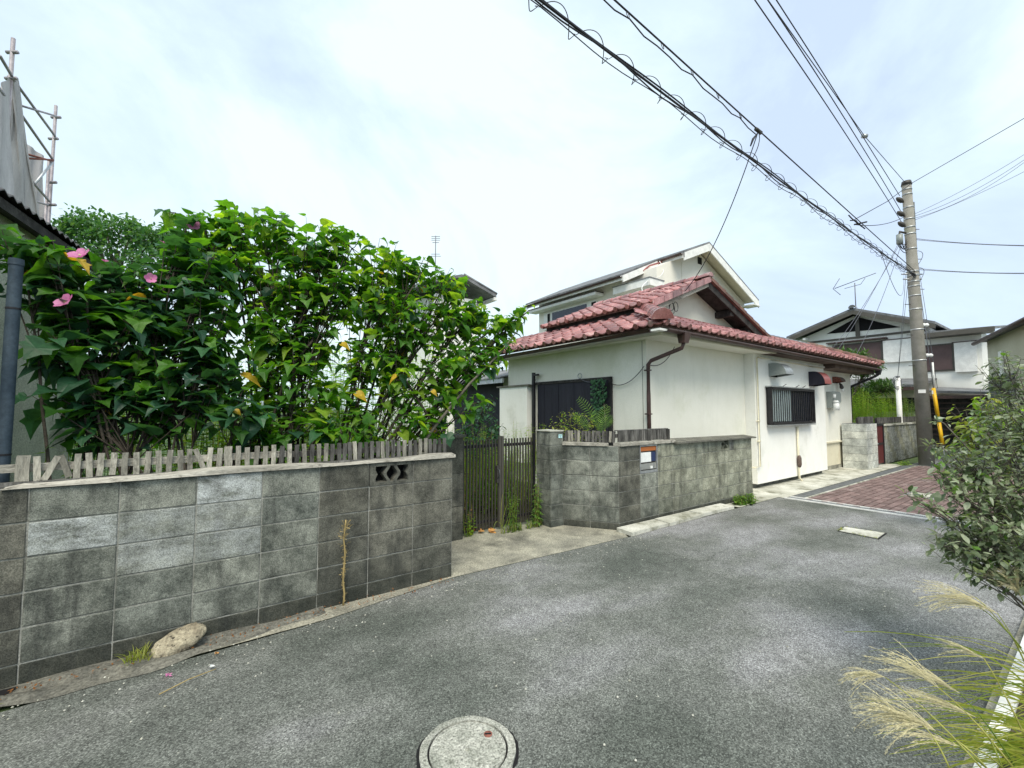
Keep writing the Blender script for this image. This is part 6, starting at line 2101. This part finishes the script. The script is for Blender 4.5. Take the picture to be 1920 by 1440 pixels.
# pine in the yard behind
t = shrub('pine_tree', 'garden pine with rounded needle clouds behind the right end of the tiled roof', 'pine tree', [(19.6, 6.2, 0)],
          CL((1562, 664, 16.5, (.55, .55, .20), 420), (1598, 668, 16.5, (.55, .55, .26), 460), (1630, 684, 16.5, (.45, .45, .26), 360), (1655, 722, 16.8, (.6, .6, .13), 300), (1612, 738, 16.8, (.5, .5, .22), 260), (1615, 765, 17, (.5, .5, .22), 200)),
          .20, [LANCE], ['leaf_pine'], [1], 'bark', stem_r=.05, singles=120, per_twig=12, droop=-.3, dens=3.0)
# far tree at left
tc_ = []
for (px, py, r_) in ((120, 440, 1.2), (160, 425, 1.1), (200, 432, 1.3), (245, 440, 1.1), (290, 448, 1.1), (330, 455, 1.0), (140, 480, 1.6), (220, 490, 1.7), (300, 500, 1.5), (380, 470, 1.0)):
    tc_.append((at(px, py, 17.5), (r_ * .55, r_ * .55, r_ * .42), 210))
tt = thing('broadleaf_tree', 'pale green leafy tree far behind the hibiscus at the left', 'tree', (-3, 24, 0))
cp_ = at(220, 470, 17.5)
MB().tube([Vector((cp_.x, cp_.y, 0)), Vector((cp_.x, cp_.y, 5)), cp_], [.3, .22, .08], 8).build('trunk', 'bark_grey', tt)
lv = []
lm = MB()
for c_, r_, n_ in tc_:
    lm.tube([Vector((cp_.x, cp_.y, 6)), (c_ + Vector((cp_.x, cp_.y, 7))) / 2, c_], [.10, .06, .02], 5)
    for k in range(n_ // 9):
        q_ = rv()
        b = c_ + Vector((q_.x * r_[0], q_.y * r_[1], q_.z * r_[2])) * 1.25
        lm.tube([c_.lerp(b, .3), b], .012, 4, False)
        for j in range(30):
            lv.append((b + rv(.34), rv() + Vector((0, 0, -.2)), Vector((0, 0, 1)) + rv(.7), uni(.12, .22), 0, 0))
lm.build('limbs', 'bark_grey', tt)
leaves_build(lv, [OVAL], ['leaf_tree'], tt, 0, rest='crown')

# right foreground bush
bush = CL((1895, 700, 2.7, .18, 90), (1868, 690, 2.75, .10, 26), (1910, 770, 2.6, .22, 120), (1850, 800, 2.6, .13, 50), (1895, 840, 2.5, .24, 150), (1830, 880, 2.5, .20, 120), (1790, 860, 2.55, .12, 50), (1765, 830, 2.6, .09, 26), (1770, 790, 2.6, .05, 8),
          (1890, 920, 2.4, .25, 160), (1830, 945, 2.4, .20, 120), (1780, 905, 2.45, .11, 46), (1750, 885, 2.5, .07, 20), (1715, 930, 2.45, .05, 20), (1740, 945, 2.4, .05, 12), (1800, 1000, 2.35, .15, 80), (1770, 1015, 2.35, .10, 40), (1860, 1010, 2.3, .22, 140),
          (1910, 1010, 2.2, .2, 110), (1840, 1070, 2.25, .10, 40), (1900, 1060, 2.2, .12, 50), (1990, 820, 2.5, .3, 120), (2000, 960, 2.3, .3, 110), (1860, 750, 2.65, .10, 30))
bc = at(2050, 900, 2.4)
shrub('silverberry_bush', 'big grey green small leaved bush leaning into the right edge', 'shrub', [(bc.x + .1, bc.y - .05, .03), (bc.x, bc.y + .05, .03), (bc.x + .2, bc.y, .03)],
      bush, .050, [OVAL, LANCE, OVAL], ['leaf_bush', 'leaf_weed'], [.95, .05], 'bark_grey', stem_r=.009, singles=300, per_twig=10, twig_r=.0018, droop=.05, dens=2.7)
shrub('leafy_shrub', 'yellow green shrub glimpsed behind the grey bush at the right', 'shrub', [(8.2, .9, 0), (8.4, .8, 0)],
      CL((1850, 770, 5.6, .35, 130), (1880, 760, 5.6, .35, 120), (1820, 810, 5.6, .35, 140), (1870, 820, 5.5, .4, 150), (1910, 800, 5.4, .4, 120), (1790, 840, 5.7, .22, 60)), .13, [OVAL, LANCE], ['leaf_yellowgreen', 'leaf_bright'], [.6, .4], 'bark_grey', singles=120, per_twig=9, stem_r=.012)


def strip(mb_, pp, w, nrm):
    vs = []
    n = len(pp)
    for i, q_ in enumerate(pp):
        d = pp[min(i + 1, n - 1)] - pp[max(i - 1, 0)]
        s_ = d.cross(nrm)
        s_ = s_.normalized() * w * (1 - .7 * (i / (n - 1)) ** 2) if s_.length > 1e-6 else Vector((w, 0, 0))
        vs += [q_ - s_, q_ + s_]
    mb_.add(vs, [(2 * i, 2 * i + 1, 2 * i + 3, 2 * i + 2) for i in range(n - 1)])


def plume(par, root, neck, tip, nstr, fan, L_, curl=.25):
    root, neck, tip = at(*root), at(*neck), at(*tip)
    MB().tube(bez(root, (root + neck) / 2 + Vector((0, 0, .04)), neck, 8), [.0032] * 4 + [.002] * 4, 4).build('stalk', 'blade', par)
    mb_ = MB()
    ax = (tip - neck)
    for k in range(nstr):
        u = (k / nstr) * .45
        s0 = neck + ax * u * .6
        d = ax.normalized() + rv(fan)
        ln = L_ * uni(.55, 1.0) * (1 - u * .5)
        e_ = s0 + d.normalized() * ln + Vector((0, 0, -curl * ln * uni(.4, 1.5)))
        m_ = s0 + d.normalized() * ln * .55 + Vector((0, 0, .05 * ln))
        pp = bez(s0, m_, e_, 8)
        strip(mb_, pp, .0009, toc)
        for j in range(1, 8):
            for q_ in range(6):
                h0 = pp[j].lerp(pp[j - 1], rnd())
                hd_ = (pp[j] - pp[j - 1]).normalized() + rv(.55)
                mb_.add([h0, h0 + hd_ * uni(.008, .018), h0 + hd_ * .006 + rv(.0022)], [(0, 1, 2)])
    mb_.build('plume', 'plume_straw', par, kind='stuff')


def clump(label, c, n, h, lean, seed_pl):
    t_ = thing('pampas_grass', label, 'ornamental grass', c)
    c = Vector(c)
    for k in range(n):
        b = c + Vector((uni(-.18, .18), uni(-.12, .08), 0))
        d = Vector(lean) + rv(.45)
        L_ = h * uni(.5, 1.1)
        tip = b + Vector((d.x, d.y, .55)).normalized() * L_ + Vector((d.x, d.y, -.5)) * L_ * .25
        mid = b + Vector((d.x * .4, d.y * .4, 1)).normalized() * L_ * .6
        mb_ = MB()
        strip(mb_, bez(b, mid, tip, 9), uni(.0018, .0045), toc)
        mb_.build('blade', random.choice(['blade', 'leaf_yellowgreen', 'blade']), t_)
    for s_ in seed_pl:
        plume(t_, *s_)


lw = -SIDE
clump('plumed grass with long arching seed heads at the lower right corner', (2.95, .16, .05), 130, .56, (lw.x, lw.y, 0),
      [((1850, 1440, 1.65), (1700, 1350, 1.75), (1640, 1310, 1.8), 18, .5, .22, .4), ((1900, 1440, 1.7), (1760, 1290, 1.85), (1690, 1240, 1.9), 12, .4, .28), ((1880, 1440, 1.6), (1800, 1400, 1.65), (1700, 1370, 1.7), 12, .4, .25), ((1905, 1440, 1.75), (1800, 1300, 1.85), (1670, 1225, 1.95), 26, .30, .34), ((1880, 1440, 1.7), (1830, 1345, 1.8), (1700, 1290, 1.9), 22, .25, .30),
       ((1850, 1440, 1.6), (1755, 1370, 1.7), (1650, 1320, 1.8), 46, .50, .26, .3), ((1840, 1440, 1.6), (1660, 1270, 1.85), (1595, 1255, 1.9), 22, .4, .16, .5),
       ((1930, 1400, 1.8), (1845, 1235, 1.9), (1780, 1205, 2.0), 14, .25, .20), ((1780, 1440, 1.6), (1730, 1360, 1.7), (1650, 1370, 1.7), 8, .4, .16)])
clump('plumed grass with pale heads under the grey bush', (3.5, .18, .05), 46, .66, (lw.x, lw.y, 0),
      [((1925, 1250, 2.1), (1870, 1150, 2.15), (1740, 1090, 2.25), 30, .30, .34), ((1930, 1240, 2.1), (1830, 1120, 2.2), (1730, 1110, 2.3), 14, .3, .24),
       ((1935, 1190, 2.2), (1915, 1120, 2.2), (1875, 1060, 2.2), 50, .55, .20, .2), ((1915, 1215, 2.1), (1830, 1135, 2.2), (1745, 1120, 2.25), 8, .2, .2)])
weeds('ground_weed', 'bright green broad leaved weed at the very bottom right corner', (2.72, .20, .05), (.10, .06), 10, .16, .075, 'leaf_bright', (OVAL, LOBED), singles=60, step=.02)
